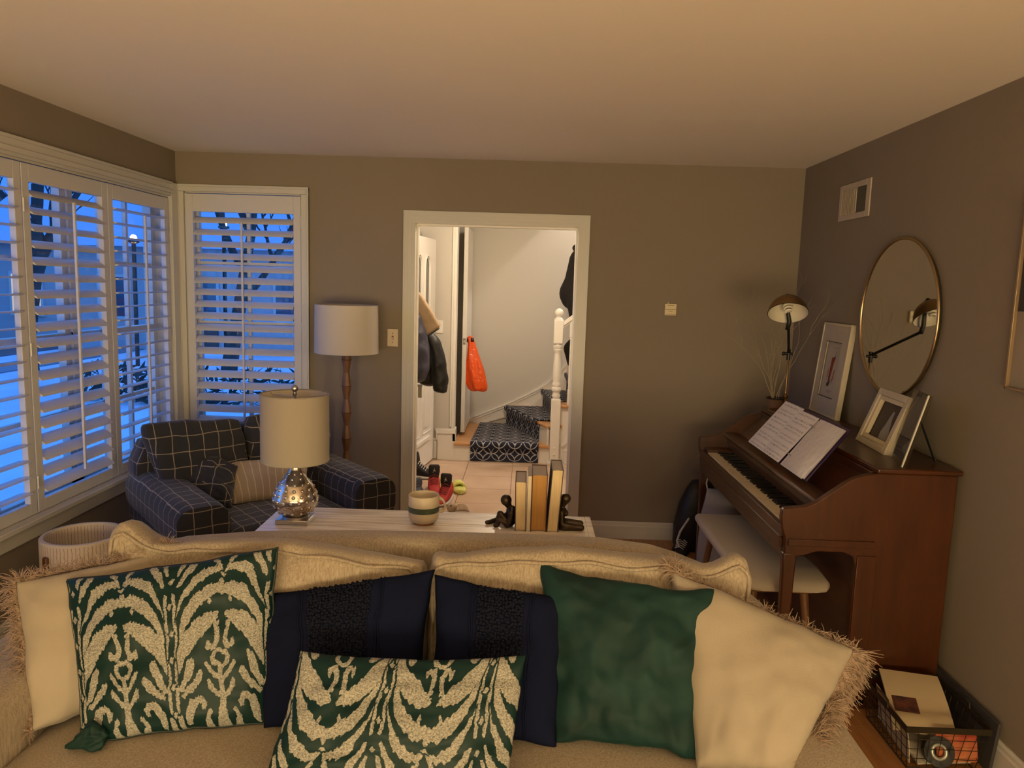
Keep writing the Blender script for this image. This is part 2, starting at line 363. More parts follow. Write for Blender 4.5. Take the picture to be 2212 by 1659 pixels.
# cased opening to the hall
d1 = S(thing('door_1', None, None, ((DX0+DX1)/2, YB, 0)))
def casing_v(x0, x1, z1, face=-1, y=YB):
    mb = MB(); s = 1 if x1 > x0 else -1; w_ = abs(x1-x0)
    # x0 = inner edge, x1 = outer edge, fluted steps
    for a, c, t in ((0, .10, .012), (.10, .30, .010), (.30, .38, .013), (.38, .62, .012), (.62, .70, .015), (.70, .88, .016), (.88, 1, .021)):
        mb.box(*sorted((x0+s*w_*a, x0+s*w_*c)), *sorted((y, y+face*t)), 0, z1)
    return mb
casing_v(DX0, -.799, 2.112).build('casing', trimw, d1); casing_v(DX1, .389, 2.112).build('casing', trimw, d1)
mb = MB()
for a, c, t in ((0, .10, .012), (.10, .30, .010), (.30, .38, .013), (.38, .62, .012), (.62, .70, .015), (.70, .88, .016), (.88, 1, .021)):
    mb.box(DX0-.074, DX1+.07, YB-t-.0005, YB, DZ+.075*a, DZ+.075*c)
mb.build('head_casing', trimw, d1)
mb = MB(); mb.box(DX0-.018, DX0+.001, YB-.0045, YB+.13, 0, DZ+.018); mb.box(DX1-.001, DX1+.018, YB-.0045, YB+.13, 0, DZ+.018); mb.box(DX0+.0005, DX1-.0005, YB-.004, YB+.128, DZ-.001, DZ+.017); mb.box(DX0, DX0+.012, YB+.05, YB+.10, 0, DZ); mb.box(DX1-.012, DX1, YB+.05, YB+.10, 0, DZ); mb.box(DX0+.011, DX1-.011, YB+.052, YB+.098, DZ-.0125, DZ-.0005); mb.build('jamb', hallt, d1)
mb = MB(); mb.box(DX0-.08, DX0, YB+.14, YB+.155, 0, DZ+.08); mb.box(DX1, DX1+.08, YB+.14, YB+.155, 0, DZ+.08); mb.box(DX0, DX1, YB+.14, YB+.155, DZ, DZ+.08); mb.build('hall_casing', hallt, d1)
# ------------------------------------------------------------------ shuttered windows
def louver_mesh(L, tilt):
    ring = []
    for k in range(10):
        t = 2*PI*k/10; a, c = .0345*math.cos(t), .0052*math.sin(t); ring.append((a*math.cos(tilt)-c*math.sin(tilt), a*math.sin(tilt)+c*math.cos(tilt)))
    me = bpy.data.meshes.new('louver'); n = 10
    me.from_pydata([(p[0], 0, p[1]) for p in ring]+[(p[0], L, p[1]) for p in ring], [], [tuple(range(n)), tuple(range(2*n-1, n-1, -1))]+[(i, (i+1) % n, (i+1) % n+n, i+n) for i in range(n)])
    bm = bmesh.new(); bm.from_mesh(me); bmesh.ops.recalc_face_normals(bm, faces=bm.faces); bm.to_mesh(me); bm.free()
    me.polygons.foreach_set('use_smooth', [True]*len(me.polygons)); me.set_sharp_from_angle(angle=math.radians(60)); me.materials.append(shutw); return me
def shutter_panel(win, org, along, out, L, z0, z1, zl0, zl1, tilt, hinge_side=0):
    """org: start corner on the wall plane, along: unit direction, out: towards the room"""
    A = Vector(along); N = Vector(out); O = Vector(org); T = .028
    def bx(mb, a0, a1, n0, n1, c0, c1):
        p = [O+A*a+N*n for a in (a0, a1) for n in (n0, n1)]
        mb.box(min(q.x for q in p), max(q.x for q in p), min(q.y for q in p), max(q.y for q in p), c0, c1)
    st = .05
    mb = MB(); bx(mb, .002, st, -T, 0, z0, z1); bx(mb, L-st, L-.002, -T, 0, z0, z1); bx(mb, st, L-st, -T, 0, z0, zl0-.012); bx(mb, st, L-st, -T, 0, zl1+.012, z1)
    pan = mb.build('shutter_panel', shutw, win, bevel=.002)
    me = louver_mesh(L-2*st-.004, tilt); n = round((zl1-zl0)/.0765); rot = math.atan2(A.y, A.x)-PI/2
    # louver local: x across blade (room side +x after rotation sign), y along
    for i in range(n):
        o = bpy.data.objects.new('louver', me); COL.objects.link(o); o.parent = pan
        zz = zl0+.038+i*(zl1-zl0-.076)/(n-1); c = O+A*(st+.002)-N*T*.5
        mm = Matrix.Identity(4); X = N; Y = A
        for r_ in range(3): mm[r_][0] = X[r_]; mm[r_][1] = Y[r_]; mm[r_][2] = (0, 0, 1)[r_]
        mm.translation = (c.x, c.y, zz); o.matrix_basis = mm
    mb = MB(); q = N*(.026*math.cos(tilt)); bx(mb, L/2-.006, L/2+.006, .020, .031, zl0+.06, zl1-.05); mb.build('tilt_rod', shutw, pan)
    return pan
win1 = S(thing('window_1', None, None, (XL, 3.4, .5)))
PL = .692; y1 = 4.765; tl = [0.05, -.60, .04, -.3]
for i in range(4):
    yy = y1-PL*(i+1)
    shutter_panel(win1, (XL+.004, yy, 0), (0, 1, 0), (1, 0, 0), PL-.004, .532, 2.135, .60, 2.045, tl[i])
mb = MB()
for yy in (4.70, 3.375):
    for zz in (.68, 1.3, 1.95):
        mb.tube([(XL+.012, yy+(.068 if yy > 4 else 0), zz-.03), (XL+.012, yy+(.068 if yy > 4 else 0), zz+.03)], .005, 6)
mb.build('hinge', shutw, win1)
mb = MB(); mb.box(XL-.01, XL+.022, W1[1]-.012, YB-.024, .42, 2.236); mb.build('side_casing', trimw, win1, bevel=.004)
mb = MB(); mb.box(XL-.01, XL+.020, W1[0]-.1, W1[1], 2.150, 2.236); mb.box(XL-.01, XL+.030, W1[0]-.1, W1[1], 2.165, 2.19); mb.box(XL-.01, XL+.028, W1[0]-.1, W1[1], 2.222, 2.238); mb.build('head_casing', trimw, win1, bevel=.003)
mb = MB(); mb.box(XL-.02, XL+.055, W1[0]-.1, YB-.01, .505, .53); mb.box(XL, XL+.024, W1[0]-.1, YB-.01, .43, .505); mb.build('window_sill', trimw, win1, bevel=.004)
mb = MB(); mb.box(XL-.02, XL+.022, W1[0]-.1, W1[0], .42, 2.236); mb.build('side_casing', trimw, win1, bevel=.004)
mb = MB(); mb.box(XL-.17, XL, W1[0]-.01, W1[0]+.01, .5, 2.15); mb.box(XL-.17, XL, W1[1]-.01, W1[1]+.01, .5, 2.15); mb.box(XL-.17, XL, W1[0], W1[1], .49, .51); mb.box(XL-.17, XL, W1[0], W1[1], 2.14, 2.16); mb.build('reveal', trimw, win1)
def sash(win, O, A, N, L, z0, z1, cols, rows, off):
    A = Vector(A); N = Vector(N); O = Vector(O)
    def bx(mb, a0, a1, n0, n1, c0, c1):
        p = [O+A*a+N*n for a in (a0, a1) for n in (n0, n1)]
        mb.box(min(q.x for q in p), max(q.x for q in p), min(q.y for q in p), max(q.y for q in p), c0, c1)
    mb = MB(); bx(mb, 0, .045, -off-.04, -off, z0, z1); bx(mb, L-.045, L, -off-.04, -off, z0, z1); bx(mb, 0, L, -off-.04, -off, z0, z0+.05); bx(mb, 0, L, -off-.04, -off, z1-.045, z1)
    zm = (z0+z1)/2; bx(mb, 0, L, -off-.045, -off+.005, zm-.022, zm+.022)
    sh = mb.build('sash', trimw, win)
    iw = (L-.09)/cols
    for i in range(1, cols):
        mb = MB(); bx(mb, .045+iw*i-.011, .045+iw*i+.011, -off-.032, -off-.008, z0+.05, z1-.045); mb.build('muntin', trimw, sh)
    for hz0, hz1 in ((z0+.05, zm-.022), (zm+.022, z1-.045)):
        for j in range(1, rows):
            zz = hz0+(hz1-hz0)*j/rows; mb = MB(); bx(mb, .045, L-.045, -off-.0305, -off-.0095, zz-.01, zz+.01); mb.build('muntin', trimw, sh)
    mb = MB(); bx(mb, .04, L-.04, -off-.022, -off-.018, z0+.04, z1-.04); mb.build('glass_pane', glass, sh)
for i in range(3):
    L = .90; yy = W1[1]-.02-L*(i+1)-.02*i; sash(win1, (XL, yy, 0), (0, 1, 0), (1, 0, 0), L, .52, 2.13, 3, 2, .09)
win2 = S(thing('window_2', None, None, (-1.83, YB, .5)))
shutter_panel(win2, (W2[0]+.003, YB-.004, 0), (1, 0, 0), (0, -1, 0), W2[1]-W2[0]-.006, .532, 2.18, .60, 2.056, -.66)
mb = MB()
for x0, x1 in ((W2[0]-.043, W2[0]), (W2[1], W2[1]+.05)):
    mb.box(x0, x1, YB-.018, YB, .42, W2[3]-.0005); e = x0 if x0 < -2 else x1; mb.box(min(e, e+(.014 if x0 < -2 else -.014)), max(e, e+(.014 if x0 < -2 else -.014)), YB-.026, YB, .42, 2.236)
mb.build('side_casing', trimw, win2, bevel=.003)
mb = MB(); mb.box(W2[0]-.043, W2[1]+.05, YB-.0185, YB, W2[3], 2.236); mb.box(W2[0]-.043, W2[1]+.05, YB-.027, YB, 2.222, 2.237); mb.build('head_casing', trimw, win2, bevel=.003)
mb = MB(); mb.box(W2[0]-.043, W2[1]+.06, YB-.05, YB+.02, .505, .53); mb.box(W2[0]-.043, W2[1]+.05, YB-.022, YB, .43, .505); mb.build('window_sill', trimw, win2, bevel=.003)
mb = MB(); mb.box(W2[0]-.01, W2[0]+.008, YB, YB+.15, .5, 2.19); mb.box(W2[1]-.008, W2[1]+.01, YB, YB+.15, .5, 2.19); mb.box(W2[0], W2[1], YB, YB+.15, 2.185, 2.2); mb.box(W2[0], W2[1], YB, YB+.15, .49, .51); mb.build('reveal', trimw, win2)
mb = MB()
for zz in (.68, 1.35, 2.02): mb.tube([(W2[1]-.002, YB-.012, zz-.03), (W2[1]-.002, YB-.012, zz+.03)], .005, 6)
mb.build('hinge', shutw, win2)
sash(win2, (W2[0]+.01, YB, 0), (1, 0, 0), (0, -1, 0), W2[1]-W2[0]-.02, .52, 2.17, 2, 2, .08)
# ------------------------------------------------------------------ hall beyond the opening
HX, FY, FW = -1.0, 6.98, 8.0
fh = S(B(-1.7, 2.6, YB+.14, 8.1, -.12, -.014).build('floor', mat('grout', (.36, .25, .17), .9), label=None)); 
xs = [-1.325+.415*i for i in range(9)]; ys = [4.74+.415*i for i in range(7)]
tm = {}
for x in xs:
    for y in ys:
        x0, x1, y0, y1 = max(x, HX), min(x+.415, 2.3), max(y, YB), min(y+.415, FY+.02)
        if x1-x0 < .03 or y1-y0 < .03: continue
        if y1 <= YB+.14 and (x1 < DX0 or x0 > DX1): continue
        if y0 < YB+.14: x0 = max(x0, DX0) if x0 < DX0 else x0; x1 = min(x1, DX1) if x1 > DX1 and y0 < YB+.14 else x1
        if x1-x0 < .03: continue
        B(x0+.002, x1-.002, y0+.002, y1-.002, -.014, 0).build('tile', tilem, fh)
S(B(HX-.14, HX, YB+.14, FY+.12, 0, 2.6).build('wall_hall_left', hallw))
b = MB(); b.box(HX, -.66, FY, FY+.12, 0, 2.6); b.box(-1.6, HX-.14, FY, FY+.12, 0, 2.6); S(b.build('wall_hall_back', hallw))
S(B(-1.6, 2.6, FW, FW+.1, -.1, 4.6).build('wall_stair_back', hallw))
b = MB(); b.box(-.74, -.66, FY+.12, FW, 2.26, 4.6); b.box(-.74, -.66, FW-.06, FW, 0, 2.3); b.box(-1.7, -1.5, FY, FW+.1, 0, 2.4); b.box(-1.7, -.66, FY, FW+.1, 2.26, 2.36); S(b.build('wall_stair_left', hallw))
b = MB(); b.box(-1.1, .34, YB+.14, FW, H+.02, H+.26); b.box(.34, 2.6, YB+.14, FY-.06, H+.02, H+.26); S(b.build('ceiling_hall', mat('hall_ceiling', (.72, .68, .62), .8)))
b = MB(); b.box(-.8, 2.6, FY-.16, FY-.06, H+.26, 4.6); b.box(.24, .34, FY-.06, FW, H+.26, 4.6); b.box(2.5, 2.6, YB+.14, FW, 0, 4.6); S(b.build('wall_upper', hallw))
S(B(.2, 2.6, FY-.1, FW, 4.6, 4.7).build('ceiling_upper', hallw))
b = MB(); b.box(DX1+.02, 2.5, YB+.14, YB+.16, 0, H+.02); b.box(HX, DX0-.02, YB+.14, YB+.16, 0, H+.02); b.box(DX0-.02, DX1+.02, YB+.14, YB+.16, DZ+.02, H+.02); S(b.build('wall_hall_front', hallw))
# trims in the hall
b = MB(); b.box(-.672, -.645, FY-.012, FY+.13, .30, 2.5); b.box(-.69, -.672, FY-.014, FY, .32, 2.5); S(b.build('trim_1', hallt, bevel=.003))
b = MB()
b.box(-.80, -.632, FY-.02, FY, 0, .255); b.box(-.812, -.632, FY-.032, FY, .255, .275); b.box(-.822, -.632, FY-.026, FY, .275, .30); b.box(-.815, -.80, FY-.028, FY, .20, .29); b.box(HX, -.80, FY-.014, FY, .185, .205); b.box(-.66, -.632, FY-.02, FY+.11, .18, .30)
S(b.build('trim_2', hallt, bevel=.003))
# sloped wall skirting along the stair
b = MB(); top = [(-.66, .215), (-.57, .225), (-.15, .405), (.144, .556), (.25, .63), (.47, .866), (1.9, 2.0)]
b.prism([(-.66, .1), (1.9, .9)]+[(x, z) for x, z in reversed(top)], 1, FW-.016, FW)
for (xa, za), (xb, zb) in zip(top[:-1], top[1:]):
    dx, dz = xb-xa, zb-za; L = math.hypot(dx, dz); nx, nz = -dz/L, dx/L
    b.prism([(xa, za-.03), (xb, zb-.03), (xb, zb-.012), (xa, za-.012)], 1, FW-.026, FW-.016); b.prism([(xa, za-.006), (xb, zb-.006), (xb, zb+.006), (xa, za+.006)], 1, FW-.03, FW)
S(b.build('trim_3', hallt))
# ---- staircase
Z1, Z2, Z3, Z4 = .175, .372, .566, .76
st = thing('staircase', 'white staircase with oak treads turning up to the right behind the doorway', 'staircase', (-.1, 7.4, 0))
A2, B2, A3, B3 = (-.18, FW-.03), (.235, FY-.02), (.218, FW-.03), (.345, FY-.02)
def treadpoly(poly, z, name='tread', t=.028):
    mb = MB(); mb.prism(poly, 2, z-t, z); return mb.build(name, oakst, st, bevel=.008)
FN = FY-.045
treadpoly([(-.645, FN), (.262, FN), (.262, FY+.06), (A2[0]+.02, FW-.03), (-.645, FW-.03)], Z1)
mb = MB(); mb.box(-.632, .26, FY-.02, FY-.002, 0, Z1-.028); mb.build('riser', hallt, st)
def wedge_riser(a, b_, z0, z1):
    d = Vector((b_[0]-a[0], b_[1]-a[1])).normalized(); n = Vector((d.y, -d.x)); n = n if n.x > 0 else -n
    mb = MB(); mb.prism([a, b_, (b_[0]+n.x*.02, b_[1]+n.y*.02), (a[0]+n.x*.02, a[1]+n.y*.02)], 2, z0, z1); return mb.build('riser', hallt, st)
wedge_riser(A2, B2, Z1, Z2-.028); wedge_riser(A3, B3, Z2, Z3-.028)
treadpoly([(A2[0]-.02, FW-.03), (B2[0]-.02, FN+.01), (B3[0]+.03, FN+.01), (A3[0]+.03, FW-.03)], Z2)
treadpoly([(A3[0]-.02, FW-.03), (B3[0]-.02, FN+.01), (.49, FN-.01), (.49, FW-.03)], Z3)
wedge_riser((.46, FW-.03), (.46, FY-.02), Z3, Z4-.028)
for i in range(6):
    x0 = .435+.25*i; z = Z4+.194*i
    treadpoly([(x0, FW-.03), (x0, FN+.01), (x0+.28, FN+.01), (x0+.28, FW-.03)], z)
    if i: mb = MB(); mb.box(x0+.02, x0+.04, FY-.02, FW-.03, z-.194, z-.028); mb.build('riser', hallt, st)
mb = MB(); mb.prism([(.26, 0), (2.2, 0), (2.2, 2.1), (2.0, 1.93), (.46, .735), (.46, .538), (.30, .538), (.26, .345)], 1, FY-.012, FY+.03); mb.build('stringer', hallt, st)
mb = MB(); mb.box(.40, 2.2, FY-.03, FY-.012, 0, .12); mb.box(.40, 2.2, FY-.04, FY-.012, 0, .02); mb.box(.40, 2.2, FY-.036, FY-.012, .12, .135); mb.prism([(.38, .16), (.50, .28), (.62, .50), (.60, .52), (.46, .30), (.36, .19)], 1, FY-.03, FY-.01); mb.build('side_skirt', hallt, st)
# newel
nx, ny = .305, FY-.035
mb = MB(); h_ = .044
mb.box(nx-h_, nx+h_, ny-h_, ny+h_, .0, .62); mb.build('newel_base', hallt, st, bevel=.006)
mb = MB(); mb.box(nx-h_-.014, nx+h_+.014, ny-h_-.014, ny+h_+.014, 0, .022); mb.build('newel_foot', hallt, st, bevel=.004)
for zz in (.10, .16): mb = MB(); mb.sphere((nx, ny-h_, zz), .010, 10, 6); mb.build('plug', hallt, st, smooth=180)
mb = MB(); mb.lathe([(.044, .60), (.030, .625), (.038, .645), (.040, .66), (.031, .675), (.034, .69), (.044, .70), (.044, .725), (.034, .735), (.040, .75), (.040, .765), (.034, .775), (.036, .79), (.040, .85), (.036, .95), (.031, 1.03), (.032, 1.06), (.041, 1.07), (.041, 1.085), (.034, 1.09), (.044, 1.105), (.044, 1.12), (.032, 1.13), (.036, 1.15)], (nx, ny, 0), 24); mb.build('newel_turning', hallt, st, smooth=45)
mb = MB(); mb.box(nx-h_, nx+h_, ny-h_, ny+h_, 1.14, 1.355); mb.build('newel_block', hallt, st, bevel=.008)
mb = MB(); mb.lathe([(.046, 1.35), (.044, 1.362), (.032, 1.375), (.020, 1.385), (.026, 1.392), (.036, 1.40), (.041, 1.42), (.040, 1.435), (.030, 1.452), (.012, 1.462), (.001, 1.464)], (nx, ny, 0), 24); mb.build('newel_ball', hallt, st, smooth=60)
# handrail + balusters
sl = .194/.25; hz0 = 1.27
rp = lambda x: hz0+(x-.33)*sl
mb = MB()
for (za, zb, t) in ((0, .018, .018), (.018, .05, .031), (.05, .06, .024)):
    mb.add([(x, ny+s*t, rp(x)+z) for x in (.34, 2.1) for s in (-1, 1) for z in (za, zb)], [(0, 1, 3, 2), (4, 6, 7, 5), (0, 4, 5, 1), (2, 3, 7, 6), (0, 2, 6, 4), (1, 5, 7, 3)])
mb.build('handrail', hallt, st, bevel=.006)
for i in range(10):
    bx_ = .425+.125*i; zt = rp(bx_); zb = (Z3 if bx_ < .435 else Z4+.194*int((bx_-.435)/.25))
    mb = MB(); mb.box(bx_-.016, bx_+.016, ny-.016, ny+.016, zb, zb+.15); mb.box(bx_-.016, bx_+.016, ny-.016, ny+.016, zt-.14, zt+.01)
    mb.lathe([(.016, zb+.15), (.012, zb+.16), (.016, zb+.17), (.011, zb+.18), (.0155, zb+.22), (.010, zt-.20), (.010, zt-.17), (.015, zt-.162), (.015, zt-.15), (.011, zt-.145), (.016, zt-.14)], (bx_, ny, 0), 12); mb.build('baluster', hallt, st, smooth=35)
# runner
run = MB(); run.uv = []
def quadstrip(pa, pb, ua, ub, n=1, m=1):
    o = len(run.v); pa = [Vector(p) for p in pa]; pb = [Vector(p) for p in pb]
    run.add([*pa, *pb], [(i, i+1, len(pa)+i+1, len(pa)+i) for i in range(len(pa)-1)]); run.uv += [*ua, *ub]
x0, x1 = -.485, .158; e = .010
prof = [(FY-.03, .006), (FY-.03, Z1-.04), (FN-.010, Z1-.034), (FN-.012, Z1-.004), (FN-.002, Z1+e*.8), (FN+.01, Z1+e)]
d = [0]
for (a, b1), (c, d1_) in zip(prof[:-1], prof[1:]): d.append(d[-1]+math.hypot(c-a, d1_-b1))
quadstrip([(x0, y, z) for y, z in prof], [(x1, y, z) for y, z in prof], [(-.122, -.079+t) for t in d], [(x1-x0-.122, -.079+t) for t in d])
def on2(t, off=0): return (A2[0]+(B2[0]-A2[0])*t+off, A2[1]+(B2[1]-A2[1])*t)
def on3(t, off=0): return (A3[0]+(B3[0]-A3[0])*t+off, A3[1]+(B3[1]-A3[1])*t)
vb = -.079+d[-1]
def flat(poly, z, uvf):
    o = len(run.v); run.v += [(p[0], p[1], z) for p in poly]; run.f.append(tuple(range(o, o+len(poly)))); run.mi.append(0); run.uv += [uvf(p) for p in poly]
flat([(x0, FN+.01), (x1, FN+.01), on2(.84, -.012), on2(.06, -.012), (x0+.03, FW-.06)], Z1+e, lambda p: (p[0]-x0-.122, p[1]-(FN+.01)+vb))
def riserstrip(fn, t0, t1, z0, z1):
    a = [(fn(t0, -.010), z0), (fn(t0, -.010), z1-.036), (fn(t0, -.034), z1-.03), (fn(t0, -.036), z1), (fn(t0, -.02), z1+e)]; c = [(fn(t1, o_)[0:2]) for o_ in (-.010, -.010, -.034, -.036, -.02)]
    L = math.hypot(fn(t1)[0]-fn(t0)[0], fn(t1)[1]-fn(t0)[1]); dd = [0, z1-z0-.036, z1-z0-.01, z1-z0+.02, z1-z0+.04]
    quadstrip([(*p, z) for p, z in a], [(*p, a[i][1]) for i, p in enumerate(c)], [(0, t) for t in dd], [(L, t) for t in dd])
riserstrip(on2, .05, .84, Z1+e, Z2); riserstrip(on3, .05, .84, Z2+e, Z3)
flat([on2(.05, -.02), on2(.84, -.02), on3(.84, -.012), on3(.05, -.012)], Z2+e, lambda p: (p[0], p[1]))
flat([on3(.05, -.02), on3(.84, -.02), (.45, 7.14), (.45, 7.88)], Z3+e, lambda p: (p[0], p[1]))
def r4(x, z0, z1):
    pr = [(x-.010, z0), (x-.010, z1-.036), (x-.036, z1-.03), (x-.038, z1), (x-.01, z1+e)]
    quadstrip([(a, 7.14, z) for a, z in pr], [(a, 7.88, z) for a, z in pr], [(0, t) for t in (0, .15, .17, .2, .22)], [(.74, t) for t in (0, .15, .17, .2, .22)])
r4(.46, Z3+e, Z4)
for i in range(5):
    x = .45+.25*i; flat([(x, 7.14), (x, 7.88), (x+.25, 7.88), (x+.25, 7.14)], Z4+.194*i+e, lambda p: (p[0], p[1])); r4(x+.26, Z4+.194*i+e, Z4+.194*(i+1))
ro = run.build('stair_runner', runm); sd = ro.modifiers.new('th', 'SOLIDIFY'); sd.thickness = .009; sd.offset = -1
tag(ro, 'navy stair runner carpet with white interlocking circle pattern laid over the oak stairs', 'carpet')
# ---- front door in the left hall wall
dfr = S(thing('door_2', None, None, (HX, 6.47, 0))); fx = HX+.045
fd = thing('front_door', 'white panelled front door with two narrow arched lights, at the left of the hall', 'door', (HX, 6.03, 0))
Y0, Y1 = 6.03, 6.935
# slab with two arched lights cut as separate frame pieces
mb = MB(); T0, T1 = HX+.002, fx
ww = .17; c1, c2 = Y1-.29, Y1-.56  # light centres
for yy0, yy1 in ((Y0, c2-ww/2), (c2+ww/2, c1-ww/2), (c1+ww/2, Y1)): mb.box(T0, T1, yy0, yy1, 1.42, 1.80)
mb.box(T0, T1, Y0, Y1, .02, 1.42)
def arch_top(mb, c):
    n = 10; pts = [(c-ww/2, 1.80)]+[(c-ww/2*math.cos(PI*i/n), 1.80+ww/2*math.sin(PI*i/n)*1.15) for i in range(n+1)]
    for (ya, za), (yb, zb) in zip(pts[1:-1], pts[2:]):
        mb.prism([(ya, za), (yb, zb), (yb, 1.91), (ya, 1.91)], 0, T0, T1)
arch_top(mb, c1); arch_top(mb, c2)
for yy0, yy1 in ((Y0, c2-ww/2), (c2+ww/2, c1-ww/2), (c1+ww/2, Y1)): mb.box(T0, T1, yy0, yy1, 1.80, 1.91)
mb.box(T0, T1, Y0, Y1, 1.91, 2.05); mb.build('door_slab', hallt, fd)
for c in (c1, c2):
    mb = MB(); n = 12
    path = [(c-ww/2, 1.42), (c-ww/2, 1.80)]+[(c-ww/2*math.cos(PI*i/n), 1.80+ww/2*math.sin(PI*i/n)*1.15) for i in range(1, n)]+[(c+ww/2, 1.80), (c+ww/2, 1.42), (c-ww/2, 1.42)]
    mb.tube([(fx+.002, y, z) for y, z in path], .010, 6); mb.tube([(fx-.002, c-ww/2+(y-c+ww/2)*.0+(y-c)*.82+ww/2, z*.0+1.42+(z-1.42)*.93+.015) for y, z in path], .006, 6)
    mb.build('light_molding', hallt, fd, smooth=60)
    mb = MB(); mb.box(fx-.012, fx-.008, c-ww/2, c+ww/2, 1.41, 1.90); mb.build('glass_pane', mat('door_glass', (.10, .10, .10), .15), fd)
for c in (Y1-.24, Y1-.62):
    for z0, z1 in ((.32, 1.25),):
        mb = MB(); mb.tube([(fx, c-.14, z0), (fx, c-.14, z1), (fx, c+.14, z1), (fx, c+.14, z0), (fx, c-.14, z0)], .009, 6); mb.box(fx-.002, fx+.008, c-.10, c+.10, z0+.05, z1-.05); mb.build('raised_panel', hallt, fd, bevel=.003)
mb = MB(); mb.box(fx, fx+.018, Y0+.30, Y1-.16, .245, .275); mb.build('draft_ledge', hallt, fd)
B(HX-.01, HX+.075, Y0, Y1-.01, 0, .018).build('threshold', mat('dark_threshold', (.035, .025, .02), .5), dfr)
mb = MB(); mb.box(T0-.01, HX+.02, Y1, FY-.005, 0, 2.1); mb.box(T0-.01, HX+.02, Y0-.09, Y1+.03, 2.055, 2.12); mb.box(T0-.01, HX+.02, Y0-.09, Y0, 0, 2.1); mb.build('casing', hallw, dfr)
fd.rotation_euler.z = math.radians(-7.5)
# ---- open closet door at the landing with its latch and knob
cdr = thing('closet_door', 'white closet door standing open edge-on above the first stair', 'door', (-.59, 7.3, Z1))
B(-.612, -.572, 7.29, 7.95, .205, 2.20).build('door_slab', hallt, cdr, bevel=.003)
mb = MB(); mb.box(-.604, -.580, 7.2885, 7.291, 1.075, 1.135); mb.build('latch_plate', mat('pewter', (.20, .18, .16), .4, .9), cdr)
mb = MB(); mb.box(-.598, -.586, 7.280, 7.291, 1.092, 1.118); mb.build('latch_bolt', steel, cdr)
mb = MB(); mb.lathe([(.024, 0), (.024, .006), (.010, .010), (.010, .035), (.024, .042), (.028, .055), (.022, .066), (.004, .07)], (-.572, 7.36, 1.115), 20, ax=(1, 0, 0)); mb.build('knob', mat('bronze_knob', (.05, .035, .025), .35, .8), cdr, smooth=50)
# ---- register, hall switch
rg = thing('floor_register', 'small white wall register with thin slats beside the bottom stair', 'vent', (-.85, FY, .1))
mb = MB(); mb.box(-.905, -.808, FY-.010, FY-.0005, .012, .185); mb.build('frame', hallt, rg, bevel=.002)
for i in range(15): B(-.893, -.835, FY-.016, FY-.009, .030+.0098*i, .035+.0098*i).build('slat', mat('slat_grey', (.52, .50, .48), .5), rg)
B(-.825, -.821, FY-.022, FY-.010, .10, .115).build('lever', hallt, rg)
hs = thing('hall_switch_plate', 'small white switch plate on the pale hall wall behind the tan throw', 'switch', (-.80, FY, 1.27))
B(-.84, -.765, FY-.008, FY-.0005, 1.20, 1.32).build('plate', hallt, hs, bevel=.003); B(-.806, -.799, FY-.016, FY-.008, 1.252, 1.268).build('toggle', hallt, hs)
# ---- orange bag hung on the knob
def noisy(v, a, s, seed=0):
    n_ = noise.noise_vector(Vector(v)*s+Vector((seed, seed*2.1, -seed))); return Vector(v)+n_*a
bag = thing('orange_plastic_bag', 'glossy orange plastic bag hanging from the closet door knob', 'bag', (-.48, 7.36, 1.1))
rings = []; prof = [(1.135, .018, .012), (1.12, .03, .018), (1.09, .026, .02), (1.04, .038, .03), (.95, .058, .042), (.85, .082, .055), (.75, .098, .06), (.67, .098, .055), (.63, .085, .045), (.612, .05, .03)]
for j, (z, a, c) in enumerate(prof):
    r_ = []; xc = -.535+(1.135-z)*.16
    for i in range(28):
        t = 2*PI*i/28; f = 1+.20*math.sin(5*t+z*6)+.12*math.sin(9*t-z*11)+.05*math.sin(16*t+z*25)
        r_.append(noisy((xc+a*f*math.cos(t), 7.36+c*f*math.sin(t), z+.012*math.sin(6*t)*(j > 7)), .012, 14, 3))
    rings.append(r_)
orang = mat('orange_plastic', (.80, .10, .015), .22, bump=.5, bscale=22, bdist=.02)
mb = MB(); mb.loft(rings); mb.build('bag_body', orang, bag, smooth=180, sub=1)
mb = MB(); mb.ring((-.54, 7.36, 1.125), (0, 1, .3), .026, .008, 20, 8); mb.build('handle_loop', orang, bag, smooth=180)
# ---- coats on wall hooks
hk = thing('coat_hook_rail', 'white wall hook rail behind the hanging coats', 'coat rack', (HX, 5.75, 1.6))
B(HX+.0005, HX+.02, 5.35, 5.97, 1.56, 1.64).build('rail', hallt, hk, bevel=.003)
for y in (5.48, 5.70, 5.86): mb = MB(); mb.tube([(HX+.02, y, 1.61), (HX+.05, y, 1.60), (HX+.065, y, 1.62)], .005, 6); mb.build('hook', blackm, hk, smooth=60)
def puff(name, mtl, parent, path, seg=24, puffs=.012, n=26, ellip=(1, 1), seed=0, pn=5):
    """quilted tube: path = [(x,y,z,rx,ry)]"""
    P_ = [np.array(p, float) for p in path]; rings = []
    for j in range(n+1):
        t = j/n*(len(P_)-1); i = min(int(t), len(P_)-2); f = t-i; p = P_[i]*(1-f)+P_[i+1]*f
        g = abs(math.sin(PI*pn*j/n))**.55; s = 1+puffs*10*(g-.6); r_ = []
        if j in (0, n): s *= .55
        for k in range(seg):
            a = 2*PI*k/seg; r_.append(noisy((p[0]+p[3]*s*math.cos(a), p[1]+p[4]*s*math.sin(a), p[2]), .012, 12, seed))
        rings.append(r_)
    mb = MB(); mb.loft(rings); return mb.build(name, mtl, parent, smooth=180)
puffb = mat('black_nylon', (.007, .007, .009), .5, bump=.4, bscale=30, bdist=.01); puffn = mat('slate_nylon', (.045, .045, .075), .42, bump=.4, bscale=30, bdist=.01)
